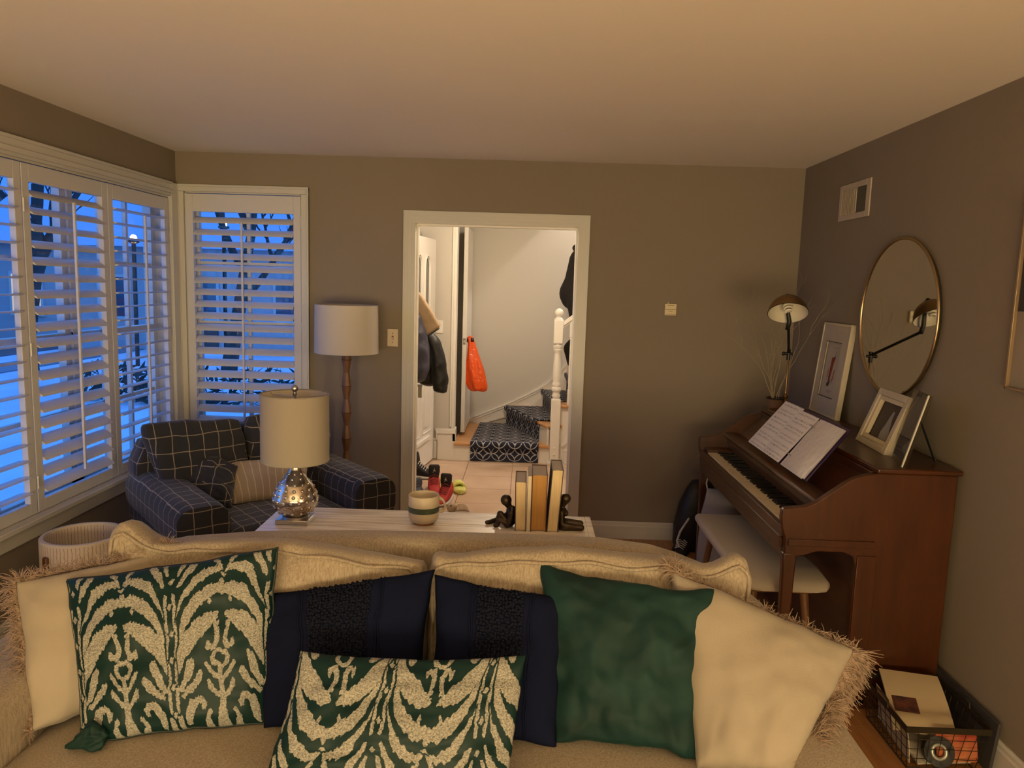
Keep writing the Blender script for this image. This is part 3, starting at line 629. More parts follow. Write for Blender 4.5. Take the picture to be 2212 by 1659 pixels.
ct = thing('black_puffer_jacket', 'black puffer jacket with a padded sleeve hanging below the tan throw', 'jacket', (-.74, 5.86, 1.2))
puff('jacket_body', puffb, ct, [(-.86, 5.88, 1.42, .04, .05), (-.82, 5.87, 1.32, .08, .10), (-.765, 5.86, 1.1, .095, .12), (-.755, 5.86, .86, .085, .12)], seed=1, pn=4)
puff('sleeve', puffb, ct, [(-.76, 5.72, 1.30, .035, .04), (-.70, 5.71, 1.22, .052, .055), (-.660, 5.70, 1.05, .060, .06), (-.640, 5.70, .90, .058, .058), (-.634, 5.70, .83, .045, .05)], seed=2, pn=5)
ct2 = thing('slate_puffer_vest', 'slate blue quilted jacket hanging at the left edge of the doorway', 'jacket', (-.84, 5.5, 1.2))
puff('jacket_body', puffn, ct2, [(-.83, 5.50, 1.44, .05, .06), (-.80, 5.50, 1.25, .085, .10), (-.785, 5.50, 1.08, .090, .11), (-.80, 5.50, .93, .07, .10)], seed=4, pn=3)
B(-.80, -.745, 5.46, 5.475, .90, .915).build('hem', mat('grey_hem', (.35, .34, .36), .6), ct2)
mb = MB(); mb.box(-.775, -.748, 5.45, 5.46, .82, .90); mb.build('strap', mat('khaki_strap', (.34, .31, .22), .8), ct2)
ct3 = thing('tan_fleece_throw', 'tan fleece throw draped over the coats in the hall', 'blanket', (-.8, 5.6, 1.4))
mb = MB(); mb.prism([(-.97, 1.69), (-.87, 1.665), (-.808, 1.605), (-.767, 1.56), (-.704, 1.467), (-.626, 1.34), (-.718, 1.282), (-.80, 1.222), (-.86, 1.25), (-.97, 1.27)], 1, 5.52, 5.60); o = mb.build('throw_cloth', mat('tan_fleece', (.46, .33, .21), .95, bump=.6, bscale=160, bdist=.006, sheen=.3, var=.15, vscale=25), ct3, bevel=.018, bseg=4)
mb = MB(); mb.tube([(-.80, 5.53, 1.216), (-.76, 5.52, 1.242), (-.70, 5.525, 1.284), (-.635, 5.53, 1.330)], .006, 6); mb.build('dark_edging', puffb, ct3, smooth=90)
# ---- shoes
def shoe(name, label, c, ang, mats, L=.28, wd=.053, hi=.12, tongue=True, logo=False, open_back=False, group=None):
    """toe points along local -y"""
    t = thing(name, label, 'shoe', (*c, 0), ang, group)
    up, sole, dk, lace = mats
    def outline(u):  # u 0 heel .. 1 toe -> half width
        return wd*(.72+.28*math.sin(PI*min(u*1.15, 1)*.9)) * (1 if u < .8 else math.sqrt(max(0, 1-((u-.8)/.21)**2)))
    def sec(u, z0, z1, sw, n=14):
        w_ = max(outline(u), .006)*sw; y = L*(.5-u); r_ = []
        for k in range(n):
            a = 2*PI*k/n; cc, ss = math.cos(a), math.sin(a); r_.append((w_*math.copysign(abs(cc)**.7, cc), y, (z0+z1)/2+(z1-z0)/2*math.copysign(abs(ss)**.7, ss)))
        return r_
    us = [.0, .02, .08, .2, .35, .5, .65, .78, .88, .95, .985, 1.0]
    mb = MB(); mb.loft([sec(u, 0 if u < .85 else .006, .028+.012*(u < .3), 1.04) for u in us]); mb.build('sole', sole, t, True, smooth=60)
    hp = [hi*.75, hi*.82, hi*.86, hi*.80, hi*.74, hi*.62, hi*.46, hi*.36, hi*.32, hi*.28, hi*.22, hi*.16]
    mb = MB(); mb.loft([sec(u, .018, max(.03, h_), .94) for u, h_ in zip(us, hp)]); mb.build('upper', up, t, True, smooth=180)
    mb = MB(); mb.sphere((0, L*.27, hi*.80), (wd*.55, L*.14, hi*.16), 14, 8); mb.build('collar_opening', dk, t, True, smooth=180)
    if tongue:
        mb = MB(); T_ = [Vector((0, L*.13, hi*.62)), Vector((0, L*.17, hi*.95)), Vector((0, L*.20, hi*1.22))]
        rr = []
        for p, ww_, th in ((T_[0], wd*.62, .010), (T_[1], wd*.86, .012), (T_[2], wd*.86, .012), (T_[2]+Vector((0, .003, .012)), wd*.66, .006)):
            rr.append([p+Vector((ww_*math.copysign(abs(math.cos(2*PI*k/12))**.6, math.cos(2*PI*k/12)), th*math.sin(2*PI*k/12), 0)) for k in range(12)])
        mb.loft(rr); mb.build('tongue', dk, t, True, smooth=60)
        if logo:
            pts = [(0, 0), (.006, .004), (.012, -.004), (.013, -.001), (.007, .008), (.004, .012), (.005, .02), (.003, .024), (.001, .02), (-.002, .013), (-.010, .008), (-.009, .006), (-.003, .008), (-.006, .000), (-.012, -.008), (-.009, -.009), (-.002, -.001)]
            mb = MB(); mb.add([T_[1]+Vector((x*1.0, -.0135-.16*z, z*1.15+.006)) for x, z in pts], [tuple(range(len(pts)))]); mb.add([T_[1]+Vector((x*1.0, -.0125-.16*z, z*1.15+.006)) for x, z in pts], [tuple(range(len(pts)))]); mb.build('emblem', mat('emblem_white', (.7, .65, .62), .6), t, True)
        for i in range(5):
            u = .40+.06*i; y = L*(.5-u); z = hi*(.80-.075*i)
            mb = MB(); mb.tube([(-wd*.62, y, z-.012), (-wd*.3, y-.004, z+.002), (0, y, z+.006), (wd*.3, y-.004, z+.002), (wd*.62, y, z-.012)], .0032, 6); mb.build('lace', lace, t, True, smooth=90)
    return t
redm = mat('red_suede', (.42, .022, .022), .7); whs = mat('white_rubber', (.66, .62, .58), .5); blk = mat('black_textile', (.012, .008, .009), .8); redl = mat('dark_red_lace', (.22, .02, .022), .7)
shoe('high_top_sneaker', 'red and black high-top sneaker, the nearer one of the pair', (-.580, 5.56), math.radians(-10), (redm, whs, blk, redl), hi=.165, logo=True, group=None)
shoe('high_top_sneaker', 'red and black high-top sneaker farther back, between the grey shoe and yellow slide', (-.690, 5.83), math.radians(8), (redm, whs, blk, redl), hi=.165, logo=True)
greym = mat('grey_mesh', (.19, .20, .26), .7, var=.5, vscale=30)
shoe('running_shoe', 'grey running shoe half hidden by the left door jamb', (-.785, 5.66), math.radians(30), (greym, whs, mat('dark_grey_textile', (.05, .055, .08), .8), greym), hi=.11)
shoe('skate_sneaker', 'black and white laced sneaker standing beside the front door', (-.895+.05, 6.27), math.radians(75), (blk, whs, blk, whs), hi=.17)
slm = mat('yellow_foam', (.72, .74, .22), .6, bump=.05, bscale=60); sld = mat('yellow_green_foam', (.50, .58, .05), .6)
def slide(label, c, ang):
    t = thing('slide_sandal', label, 'sandal', (*c, 0), ang, None)
    def ol(u): return .052*(.80+.25*math.sin(PI*u*.95))*(math.sqrt(max(.02, 1-max(0, (u-.82)/.18)**2)))*(math.sqrt(max(.02, 1-max(0, (.12-u)/.12)**2)))
    us = [0, .03, .1, .3, .5, .7, .85, .95, 1]; L = .28
    mb = MB(); mb.loft([[(ol(u)*math.copysign(abs(math.cos(2*PI*k/16))**.6, math.cos(2*PI*k/16)), L*(u-.5), .022+.02*math.sin(2*PI*k/16)) for k in range(16)] for u in us]); mb.build('footbed', slm, t, True, smooth=60)
    mb = MB(); rr = []
    for u, hh in ((.36, .074), (.5, .082), (.65, .078), (.8, .066), (.92, .052), (.99, .036)):
        w_ = ol(u)*1.02; r_ = []
        for k in range(13):
            a = PI*k/12; r_.append((w_*math.cos(a), L*(u-.5), .02+(hh-.02)*math.sin(a)))
        for k in range(12, -1, -1):
            a = PI*k/12; r_.append((w_*.80*math.cos(a), L*(u-.5), .02+(hh-.034)*math.sin(a)))
        rr.append(r_)
    n = 26; mb.v = [p for r_ in rr for p in r_]; mb.f = [(j*n+i, j*n+(i+1) % n, (j+1)*n+(i+1) % n, (j+1)*n+i) for j in range(5) for i in range(n)]+[(i, i+1, n-2-i, n-1-i) for i in range(12)]+[(5*n+i, 5*n+i+1, 5*n+n-2-i, 5*n+n-1-i) for i in range(12)]; mb.mi = [0]*len(mb.f)
    mb.build('strap', slm, t, True, smooth=60)
    mb = MB(); mb.box(-.036, .036, L*-.12, L*.30, .042, .046); mb.build('insole', sld, t, True, bevel=.001)
    return t
slide('pale yellow foam slide sandal, the right one with its opening facing the room', (-.500, 5.92), math.radians(12))
slide('pale yellow foam slide sandal mostly hidden behind the red sneakers', (-.635, 6.02), math.radians(18))
# small beige ball and clear dome
by = thing('beige_toy_ball', 'small beige ball lying on the hall tiles beside the clear dome', 'toy', (-.495, 5.31, 0))
mb = MB(); mb.sphere((-.497, 5.32, .038), .038, 20, 14); mb.build('ball', mat('beige_foam', (.52, .42, .32), .7, var=.2, vscale=40), by, smooth=180)
mb = MB(); mb.sphere((-.50, 5.289, .058), .006, 8, 6); mb.build('vent_hole', blk, by, smooth=180)
dm = thing('clear_plastic_dome', 'clear plastic half dome with a white rim on the hall floor', 'toy', (-.42, 5.30, 0))
mb = MB(); c = Vector((-.425, 5.30, .012)); V = []; F = []
for j in range(7):
    a = PI/2*j/6
    for i in range(20): t = 2*PI*i/20; V.append(c+Vector((.058*math.cos(a)*math.cos(t), .045*math.cos(a)*math.sin(t)-.01*math.sin(a), .062*math.sin(a))))
mb.add(V, [(j*20+i, j*20+(i+1) % 20, (j+1)*20+(i+1) % 20, (j+1)*20+i) for j in range(6) for i in range(20)]); mb.build('dome', glass_mat('dome_plastic', (.74, .70, .64), 1.5, 2.2), dm, smooth=180)
mb = MB(); mb.ring((-.425, 5.30, .010), (0, 0, 1), .066, .006, 32, 6, sc_=(1, .78)); mb.build('rim', whs, dm, smooth=180)
# ---- person climbing the stairs
ps = thing('person', 'person in a black hooded jacket and black trousers with white socks climbing the stairs', 'person', (.46, 7.45, Z4+.01))
skinm = mat('skin', (.45, .28, .20), .55); clo = mat('black_clothes', (.009, .008, .008), .9, bump=.4, bscale=40, bdist=.006)
pv = dict(pel=(.475, 7.47, 1.575), bel=(.51, 7.47, 1.70), che=(.565, 7.47, 1.90), nec=(.62, 7.47, 2.06), nk2=(.64, 7.47, 2.12), hd=(.675, 7.47, 2.20), hd2=(.69, 7.47, 2.27),
          hR=(.485, 7.385, 1.54), kR=(.545, 7.375, 1.17), aR=(.478, 7.37, .845), fR=(.60, 7.365, .80), hL=(.485, 7.555, 1.54), kL=(.80, 7.565, 1.42), aL=(.735, 7.565, 1.03), fL=(.87, 7.57, .985),
          sR=(.585, 7.32, 1.98), eR=(.62, 7.25, 1.72), wR=(.82, 7.16, 1.66), sL=(.585, 7.62, 1.98), eL=(.60, 7.68, 1.72), wL=(.80, 7.66, 1.64))
rad = dict(pel=.12, bel=.11, che=.125, nec=.055, nk2=.05, hd=.078, hd2=.07, hR=.075, kR=.052, aR=.032, fR=.028, hL=.075, kL=.052, aL=.032, fL=.028, sR=.05, eR=.036, wR=.024, sL=.05, eL=.036, wL=.024)
ks = list(pv); ix = {k: i for i, k in enumerate(ks)}
ed = [('pel', 'bel'), ('bel', 'che'), ('che', 'nec'), ('nec', 'nk2'), ('nk2', 'hd'), ('hd', 'hd2'), ('pel', 'hR'), ('hR', 'kR'), ('kR', 'aR'), ('aR', 'fR'), ('pel', 'hL'), ('hL', 'kL'), ('kL', 'aL'), ('aL', 'fL'), ('che', 'sR'), ('sR', 'eR'), ('eR', 'wR'), ('che', 'sL'), ('sL', 'eL'), ('eL', 'wL')]
V = [pv[k] for k in ks]; Rr = [rad[k] for k in ks]; E_ = [(ix[a], ix[b_]) for a, b_ in ed]
for sd_, wk in ((1, 'wR'), (-1, 'wL')):  # palm and five curled fingers
    wv = Vector(pv[wk]); pi_ = len(V); V.append(wv+Vector((.05, 0, .01))); Rr.append(.024); E_.append((ix[wk], pi_))
    for q in range(4):
        a = len(V); ll = (.034, .04, .037, .028)[q]; base = wv+Vector((.075, -sd_*(.026-.017*q), .012)); V += [base, base+Vector((ll, 0, -.006)), base+Vector((ll+.012, 0, -.028))]; Rr += [.0095, .0085, .007]; E_ += [(pi_, a), (a, a+1), (a+1, a+2)]
    a = len(V); V += [wv+Vector((.045, -sd_*.035, -.004)), wv+Vector((.072, -sd_*.048, -.014))]; Rr += [.010, .008]; E_ += [(pi_, a), (a, a+1)]
skin_obj('body', V, E_, Rr, skinm, ps)
def sub_skin(name, keys, edges, rr, m_, extra=None):
    i2 = {k: i for i, k in enumerate(keys)}; skin_obj(name, [pv[k] for k in keys], [(i2[a], i2[b_]) for a, b_ in edges], rr, m_, ps)
pv['ffR'] = (.47, 7.37, .90); pv['ffL'] = (.74, 7.565, 1.08); pv['thR'] = (.505, 7.38, 1.35)
pv['cR'] = (.455, 7.37, 1.06)
sub_skin('trousers', ['pel', 'hR', 'kR', 'cR', 'ffR', 'hL', 'kL', 'ffL'], [('pel', 'hR'), ('hR', 'kR'), ('kR', 'cR'), ('cR', 'ffR'), ('pel', 'hL'), ('hL', 'kL'), ('kL', 'ffL')], [.145, .10, .075, .078, .045, .10, .075, .06], clo)
pv['hem'] = (.468, 7.47, 1.60); pv['wR2'] = (.79, 7.175, 1.665); pv['wL2'] = (.77, 7.66, 1.65)
sub_skin('hooded_jacket', ['hem', 'bel', 'che', 'nec', 'sR', 'eR', 'wR2', 'sL', 'eL', 'wL2'], [('hem', 'bel'), ('bel', 'che'), ('che', 'nec'), ('che', 'sR'), ('sR', 'eR'), ('eR', 'wR2'), ('che', 'sL'), ('sL', 'eL'), ('eL', 'wL2')], [.150, .148, .165, .085, .072, .054, .038, .072, .054, .038], clo)
mb = MB(); mb.sphere((.505, 7.45, 2.04), (.075, .10, .048), 16, 10); mb.build('hood', clo, ps, smooth=180)
mb = MB(); mb.sphere((.665, 7.47, 2.235), (.088, .082, .098), 18, 12); mb.build('hair', mat('dark_hair', (.02, .013, .009), .6), ps, smooth=180)
mb = MB(); mb.sphere((.757, 7.47, 2.20), (.014, .012, .018), 8, 6); mb.build('nose', skinm, ps, smooth=180)
for s_ in (-1, 1):
    mb = MB(); mb.sphere((.742, 7.47+s_*.03, 2.225), .011, 8, 6); mb.build('eye', mat('eye_white', (.7, .68, .66), .3), ps, smooth=180)
    mb = MB(); mb.sphere((.68, 7.47+s_*.078, 2.205), (.018, .008, .03), 10, 8); mb.build('ear', skinm, ps, smooth=180)
mb = MB(); mb.sphere((.748, 7.47, 2.160), (.008, .022, .006), 10, 6); mb.build('mouth', mat('lips', (.30, .10, .09), .5), ps, smooth=180)
sockm = mat('white_sock', (.62, .58, .54), .85)
for n_, (ax_, ay_, az_), (fx_, fy_, fz_) in (('R', (.462, 7.37, .90), (.60, 7.365, .802)), ('L', (.735, 7.565, 1.10), (.87, 7.57, .990))):
    skin_obj('sock', [(ax_, ay_, az_), (ax_-.005, ay_, fz_+.025), (ax_+.05, fy_, fz_+.01), (fx_, fy_, fz_)], [(0, 1), (1, 2), (2, 3)], [.038, .040, .038, .034], sockm, ps)
# ------------------------------------------------------------------ soft goods helpers
def cushion(corners, Tf, Tb, n=36, pinch=.05, pw=.42, wr=.004, seed=0, warp=None, wfreq=5, pinch_t=None, rnd=0):
    TL, TR, BR, BL = [Vector(c) for c in corners]; N = ((TR-TL)+(BR-BL)).cross((TL-BL)+(TR-BR)).normalized(); U_ = ((TR-TL)+(BR-BL)).normalized(); V_ = N.cross(U_)
    pt = pinch if pinch_t is None else pinch_t
    def P(s, t, side=0):
        rc = 1-rnd*(abs(s*t))**5; s2 = s*(1-pinch*(1-t*t))*rc; t2 = t*(1-pt*(1-s*s))*rc
        p = (TL*((1-s2)*(1+t2))+TR*((1+s2)*(1+t2))+BR*((1+s2)*(1-t2))+BL*((1-s2)*(1-t2)))/4
        h = (max(0, 1-s*s)*max(0, 1-t*t))**pw
        if warp: p = p+N*warp(s, t)[0]+V_*warp(s, t)[1]
        q = p+N*(Tf*h if side == 0 else -Tb*h)
        if wr:
            nv = noise.noise_vector(Vector((s*wfreq*.5+seed, t*wfreq*.5-seed, side*3.3+seed)))+.5*noise.noise_vector(Vector((s*wfreq+seed, t*wfreq, side+seed)))
            q = q+N*(nv.x*wr*min(1, h*1.5+.25))+(U_*nv.y+V_*nv.z)*wr*.5
        return q
    mb = MB(); mb.uv = []; idx = {}
    for j in range(n+1):
        for i in range(n+1):
            s, t = -math.cos(PI*i/n)*.35+(-1+2*i/n)*.65, -math.cos(PI*j/n)*.35+(-1+2*j/n)*.65
            idx[i, j, 0] = len(mb.v); mb.v.append(tuple(P(s, t, 0))); mb.uv.append(((s+1)/2, (t+1)/2))
            if 0 < i < n and 0 < j < n: idx[i, j, 1] = len(mb.v); mb.v.append(tuple(P(s, t, 1))); mb.uv.append(((s+1)/2, (t+1)/2))
            else: idx[i, j, 1] = idx[i, j, 0]
    for j in range(n):
        for i in range(n):
            for k in (0, 1): mb.f.append((idx[i, j, k], idx[i+1, j, k], idx[i+1, j+1, k], idx[i, j+1, k])); mb.mi.append(k)
    return mb, P, N
def edge_path(P, off=0, n=24, which='TRBL', close=True):
    pts = []
    for i in range(n): pts.append((-1+2*i/n, 1))
    for i in range(n): pts.append((1, 1-2*i/n))
    for i in range(n): pts.append((1-2*i/n, -1))
    for i in range(n): pts.append((-1, -1+2*i/n))
    if close: pts.append((-1, 1))
    return [P(s, t) for s, t in pts]
def fringe(name, P, N, segs, parent, mtl, seed=0, grav=.5, kind='stuff'):
    """loose threads sewn along the cushion edges: segs = [((s0,t0),(s1,t1),outward (ds,dt), count, length, forward bias)]"""
    r = random.Random(seed); mb = MB(); tb_ = MB()
    for (s0, t0), (s1, t1), (ds, dt), cnt, LL, fb in segs:
        n = 40; tb_.tube([P(s0+(s1-s0)*i/n, t0+(t1-t0)*i/n)+N*.003+Vector((r.uniform(-.002, .002), 0, r.uniform(-.002, .002))) for i in range(n+1)], [.0045+.003*r.random() for i in range(n+1)], 6)
        for i in range(cnt):
            f = r.random(); s = s0+(s1-s0)*f; t = t0+(t1-t0)*f; p = P(s, t); o = (p-P(s-.12*ds, t-.12*dt)).normalized()
            tang = (P(s1, t1)-P(s0, t0)).normalized(); d = (o+tang*r.uniform(-.8, .8)+N*(fb+r.uniform(-.4, .6))).normalized(); l = LL*r.uniform(.5, 1.2); q = p-o*.006+N*r.uniform(-.004, .010)
            pts = [q]; curl = Vector((r.uniform(-1, 1), r.uniform(-1, 1), r.uniform(-1, 1)))*.55
            for k in range(6):
                d = (d+curl*.35+Vector((0, 0, -grav*.22))).normalized(); q = q+d*l/6; pts.append(q)
            wv = d.cross(N); wv = (wv.normalized() if wv.length > .1 else Vector((1, 0, 0)))*.0010; nn = N*.0009; b0 = len(mb.v)
            for k, q in enumerate(pts):
                g = 1 if k < 5 else .5; mb.v += [tuple(q-wv*g), tuple(q+wv*g), tuple(q+nn*1.6*g)]
            for k in range(6):
                a = b0+3*k
                for e1, e2 in ((0, 1), (1, 2), (2, 0)): mb.f.append((a+e1, a+e2, a+3+e2, a+3+e1)); mb.mi.append(0)
    tb_.build('fringe_braid', mtl, parent, smooth=180)
    return mb.build(name, mtl, parent, kind=kind)
# ------------------------------------------------------------------ sofa
SZ = .455
sofa = thing('sofa', 'beige chenille sofa with two loose back cushions and low curved arms', 'sofa', (-.34, 1.95, 0))
def rrect(w0, w1, z0, z1, r, n=6, plane='yz', c=0):
    pts = []
    for cx_, cz_, a0 in ((w1-r, z1-r, 0), (w0+r, z1-r, 90), (w0+r, z0+r, 180), (w1-r, z0+r, 270)):
        for k in range(n+1):
            a = math.radians(a0+90*k/n); pts.append((cx_+r*math.cos(a), cz_+r*math.sin(a)))
    return [(c, p[0], p[1]) if plane == 'yz' else (p[0], c, p[1]) for p in pts]
prof = [(-1.545, .52), (-1.53, .60), (-1.50, .638), (-1.40, .70), (-1.28, .755), (-1.10, .80), (-.86, .826), (-.5, .842), (-.03, .848), (.26, .846), (.43, .828), (.51, .806), (.62, .765), (.72, .71), (.81, .64), (.85, .58), (.865, .50)]
mb = MB(); mb.loft([rrect(2.29, 2.425, .10, z, .045, plane='yz', c=x) for x, z in prof]); mb.build('back_frame', sofam, sofa, smooth=50)
def arm(x0, x1, out):
    r_ = []
    for y, z in ((1.335, .52), (1.345, .56), (1.37, .578), (1.7, .582), (2.0, .585), (2.2, .60), (2.32, .625), (2.36, .60)): r_.append(rrect(x0, x1, .10, z, .06 if y > 1.34 else .04, plane='xz', c=y))
    mb = MB(); mb.loft(r_); return mb.build('arm', sofam, sofa, smooth=60)
arm(-1.54, -1.27, -1); arm(.672, .865, 1)
mb = MB(); mb.box(-1.27, .655, 1.40, 2.30, .10, .30); mb.build('seat_base', sofam, sofa, bevel=.01)
for x in (-1.48, .79):
    for y in (1.42, 2.36): mb = MB(); mb.lathe([(.018, 0), (.024, .05), (.03, .10)], (x, y, 0), 16); mb.build('foot', walnutd, sofa, smooth=40)
for x0, x1 in ((-1.268, -.265), (-.258, .653)):
    mb = MB(); n = 24; V = []; rr = []
    for j in range(n+1):
        x = x0+(x1-x0)*j/n; e_ = min(1, min(j, n-j)/2.5); pts = rrect(1.38+.02*(1-e_), 2.26, .295+.03*(1-e_)**2, SZ-.028*(1-e_)**2-.006+.012*math.sin(PI*j/n), .045, plane='yz', c=x); rr.append(pts)
    mb.loft(rr); sc_ = mb.build('seat_cushion', sofam, sofa, smooth=60)
    mb = MB(); mb.tube([(x0+.02, 1.395, SZ-.03), (x1-.02, 1.395, SZ-.03)], .005, 6); mb.build('piping', sofam, sc_)
bc = []
for k, (cs, sd_, wp) in enumerate([([(-1.235, 2.20, .905), (-.262, 2.20, .828), (-.26, 2.10, .44), (-1.235, 2.10, .44)], 3, 0), ([(-.275, 2.19, .852), (.712, 2.19, .872), (.655, 2.10, .44), (-.262, 2.10, .44)], 9, 1)]):
    def warp(s, t, k=k):
        up = 0
        if t > .3:
            g = (t-.3)/.7
            if k == 0: up = g*(.030*math.exp(-((s+.93)/.10)**2)-.032*math.exp(-((s+.62)/.22)**2)+.012*math.exp(-((s-.2)/.4)**2)-.006)
            else: up = g*(.020*math.exp(-((s-.90)/.10)**2)-.022*math.exp(-((s-.68)/.16)**2)+.022*math.exp(-((s+.25)/.45)**2)-.004+.010*math.exp(-((s+.97)/.05)**2))
        return (0, up)
    mb, P, N = cushion(cs, .105, .085, n=44, pinch=.004, pw=.17, wr=.013, seed=sd_, warp=warp, wfreq=7, pinch_t=.01, rnd=.05)
    o = mb.build('back_cushion', sofam, sofa, smooth=180)
    # welt cord along the top front seam and down the sides
    mb = MB(); pts = [P(-.95, -.5+1.25*i/10)+N*.004 for i in range(11)]+[P(-.93, .80)+N*.004]+[P(-.89+1.78*i/40, .86+.015*math.sin(i*.7))+N*.004 for i in range(41)]+[P(.93, .80)+N*.004]+[P(.95, .75-1.25*i/10)+N*.004 for i in range(11)]
    mb.tube(pts, .0055, 6); mb.build('piping', sofam, o, smooth=90)
# ------------------------------------------------------------------ ikat pattern
def ikat_val(X, Y):
    W_ = [[(.13, 2.42, .08), (.24, 2.36, .15), (.42, 2.22, .19), (.6, 2.0, .18), (.76, 1.72, .14), (.88, 1.4, .08), (.95, 1.1, .03)],
          [(.13, 2.30, .06), (.10, 2.05, .045), (.08, 1.85, .05), (.13, 1.70, .06), (.23, 1.72, .055), (.24, 1.84, .03)],
          [(0, 3.02, .10), (.2, 3.03, .14), (.42, 2.86, .14), (.60, 2.6, .10), (.75, 2.3, .07), (.87, 1.95, .04), (.93, 1.7, .015)],
          [(.0, 3.32, .03), (.12, 3.52, .07), (.34, 3.48, .11), (.56, 3.28, .11), (.72, 2.98, .07), (.84, 2.65, .035), (.90, 2.4, .015)],
          [(.10, 3.62, .04), (.2, 3.75, .05)], [(.62, 3.7, .07), (.74, 3.5, .07), (.86, 3.2, .03)], [(.80, 3.85, .06), (.90, 3.5, .03)],
          [(0, 3.2, .05), (0, 3.05, .06)],
          [(.92, 3.0, .035), (.90, 2.6, .04), (.92, 2.2, .035), (.90, 1.7, .03), (.92, 1.2, .045), (.93, .8, .04), (.95, .4, .05)],
          [(0, 1.28, .04), (0, 1.05, .05), (0, .75, .055), (0, .45, .07), (0, .15, .12), (0, 0, .16)],
          [(0, .98, .05), (.12, 1.08, .045), (.2, 1.2, .05), (.28, 1.36, .04)], [(0, .60, .05), (.14, .72, .05), (.24, .86, .06), (.27, .98, .04)],
          [(.84, .85, .05), (.74, 1.05, .07), (.66, 1.28, .09), (.60, 1.50, .07)], [(.80, .72, .05), (.64, .86, .07), (.50, 1.02, .08), (.44, 1.16, .06)],
          [(.72, .1, .06), (.70, .35, .09), (.62, .56, .09), (.50, .62, .07), (.40, .52, .06), (.43, .40, .04)], [(.30, .02, .08), (.34, .2, .05), (.27, .34, .05)], [(.92, .0, .08), (.90, .25, .06)],
          [(.20, 2.84, .015), (.205, 2.76, .045), (.20, 2.70, .02)]]
    sd = np.full(X.shape, 9.)
    for st_ in W_:
        for (x0, y0, r0), (x1, y1, r1) in zip(st_[:-1], st_[1:]):
            dx, dy = x1-x0, y1-y0; t = np.clip(((X-x0)*dx+(Y-y0)*dy)/(dx*dx+dy*dy), 0, 1); sd = np.minimum(sd, np.hypot(X-x0-dx*t, Y-y0-dy*t)-(r0+(r1-r0)*t))
    rg_ = np.abs(np.hypot(X, (Y-1.45)*.9)-.145)-.045; sd = np.minimum(sd, rg_)
    v = np.clip(.5-sd/.035, 0, 1)
    dk = np.full(X.shape, 9.)
    for st_ in ([(0, 2.5, .02), (0, 2.05, .04)], [(0, 2.27, .03), (.10, 2.27, .028)], [(0, 2.12, .02), (.07, 2.12, .02)], [(0, 3.40, .02), (.09, 3.40, .02)], [(0, 3.62, .03), (.07, 3.62, .025)], [(1, 0, .035), (1, 4.2, .035)],
                [(.35, 1.95, .012), (.62, 1.66, .012), (.80, 1.3, .008)], [(.62, 3.35, .015), (.80, 2.9, .015), (.90, 2.4, .01)], [(.86, 2.2, .018), (.90, 1.5, .012), (.90, 1.0, .012)]):
        for (x0, y0, r0), (x1, y1, r1) in zip(st_[:-1], st_[1:]):
            dx, dy = x1-x0, y1-y0; t = np.clip(((X-x0)*dx+(Y-y0)*dy)/(dx*dx+dy*dy), 0, 1); dk = np.minimum(dk, np.hypot(X-x0-dx*t, Y-y0-dy*t)-(r0+(r1-r0)*t))
    for yb in (.35, .95, 1.55, 2.15, 2.75, 3.35): dk = np.minimum(dk, (np.abs(X-1)*1.1+np.abs(Y-yb)*.7)-.10)
    v = v*np.clip(.5+dk/.03, 0, 1); bd = np.full(X.shape, 9.)
    for yb in (.35, .95, 1.55, 2.15, 2.75, 3.35): bd = np.minimum(bd, (np.abs(X-1)+np.abs(Y-yb)*.6)-.055)
    return np.maximum(v, np.clip(.5-bd/.02, 0, 1))
def ikat_attr(o, u0, hp, ymap, nfront, sv=0):
    me = o.data; uv = np.array(nfront); u, v = uv[:, 0], uv[:, 1]; r = np.random.default_rng(5+sv)
    col = r.random(400); jy = np.interp(u*150, np.arange(400), col)-.5; col2 = r.random(2000); jx = np.interp((v*70+u*31) % 400*2, np.arange(2000), col2)-.5
    Y = ymap(v)+.09*jy; m = ((u-u0)/hp) % 2; X = np.abs(m-1)+.022*jx
    val = ikat_val(X, np.where(Y > 3.95, Y-3.6, Y)); a = me.attributes.new('pat', 'FLOAT', 'POINT'); a.data.foreach_set('value', val.astype(np.float32))
def add_pillow(name, label, corners, Tf, Tb, mtl, n=36, group=None, loc=None, **k):
    c = sum((Vector(x) for x in corners), Vector())/4; t = thing(name, label, 'pillow', (c.x, c.y, min(x[2] for x in corners)))
    mb, P, N = cushion(corners, Tf, Tb, n=n, **k); o = mb.build('cover', mtl, t, smooth=180); return t, o, P, N, mb
# A: large ikat
cA = [(-1.26, 1.985, .80), (-.690, 2.055, .895), (-.655, 1.89, .462), (-1.10, 1.765, .462)]
t, o, P, N, mb = add_pillow('patterned_pillow', 'large square green pillow with silver ikat pattern leaning at the left end of the sofa', cA, .075, .07, [ikatm, velvetm], n=230, pinch=.035, pw=.40, wr=.012, seed=2, wfreq=5)
ikat_attr(o, .03, .243, lambda v: v*3.78, mb.uv)
mb2 = MB(); mb2.tube(edge_path(P), .004, 6); mb2.build('piping', mat('dark_green_cord', (.003, .012, .010), .6), t, smooth=90)
# folded lower corner
mb2, P2, N2 = cushion([(-1.065, 1.76, .535), (-1.025, 1.755, .50), (-1.03, 1.735, .462), (-1.135, 1.735, .462)], .018, .02, n=16, pinch=.03, wr=.009, seed=5, rnd=.15); mb2.build('folded_corner', velvetm, t, smooth=180)
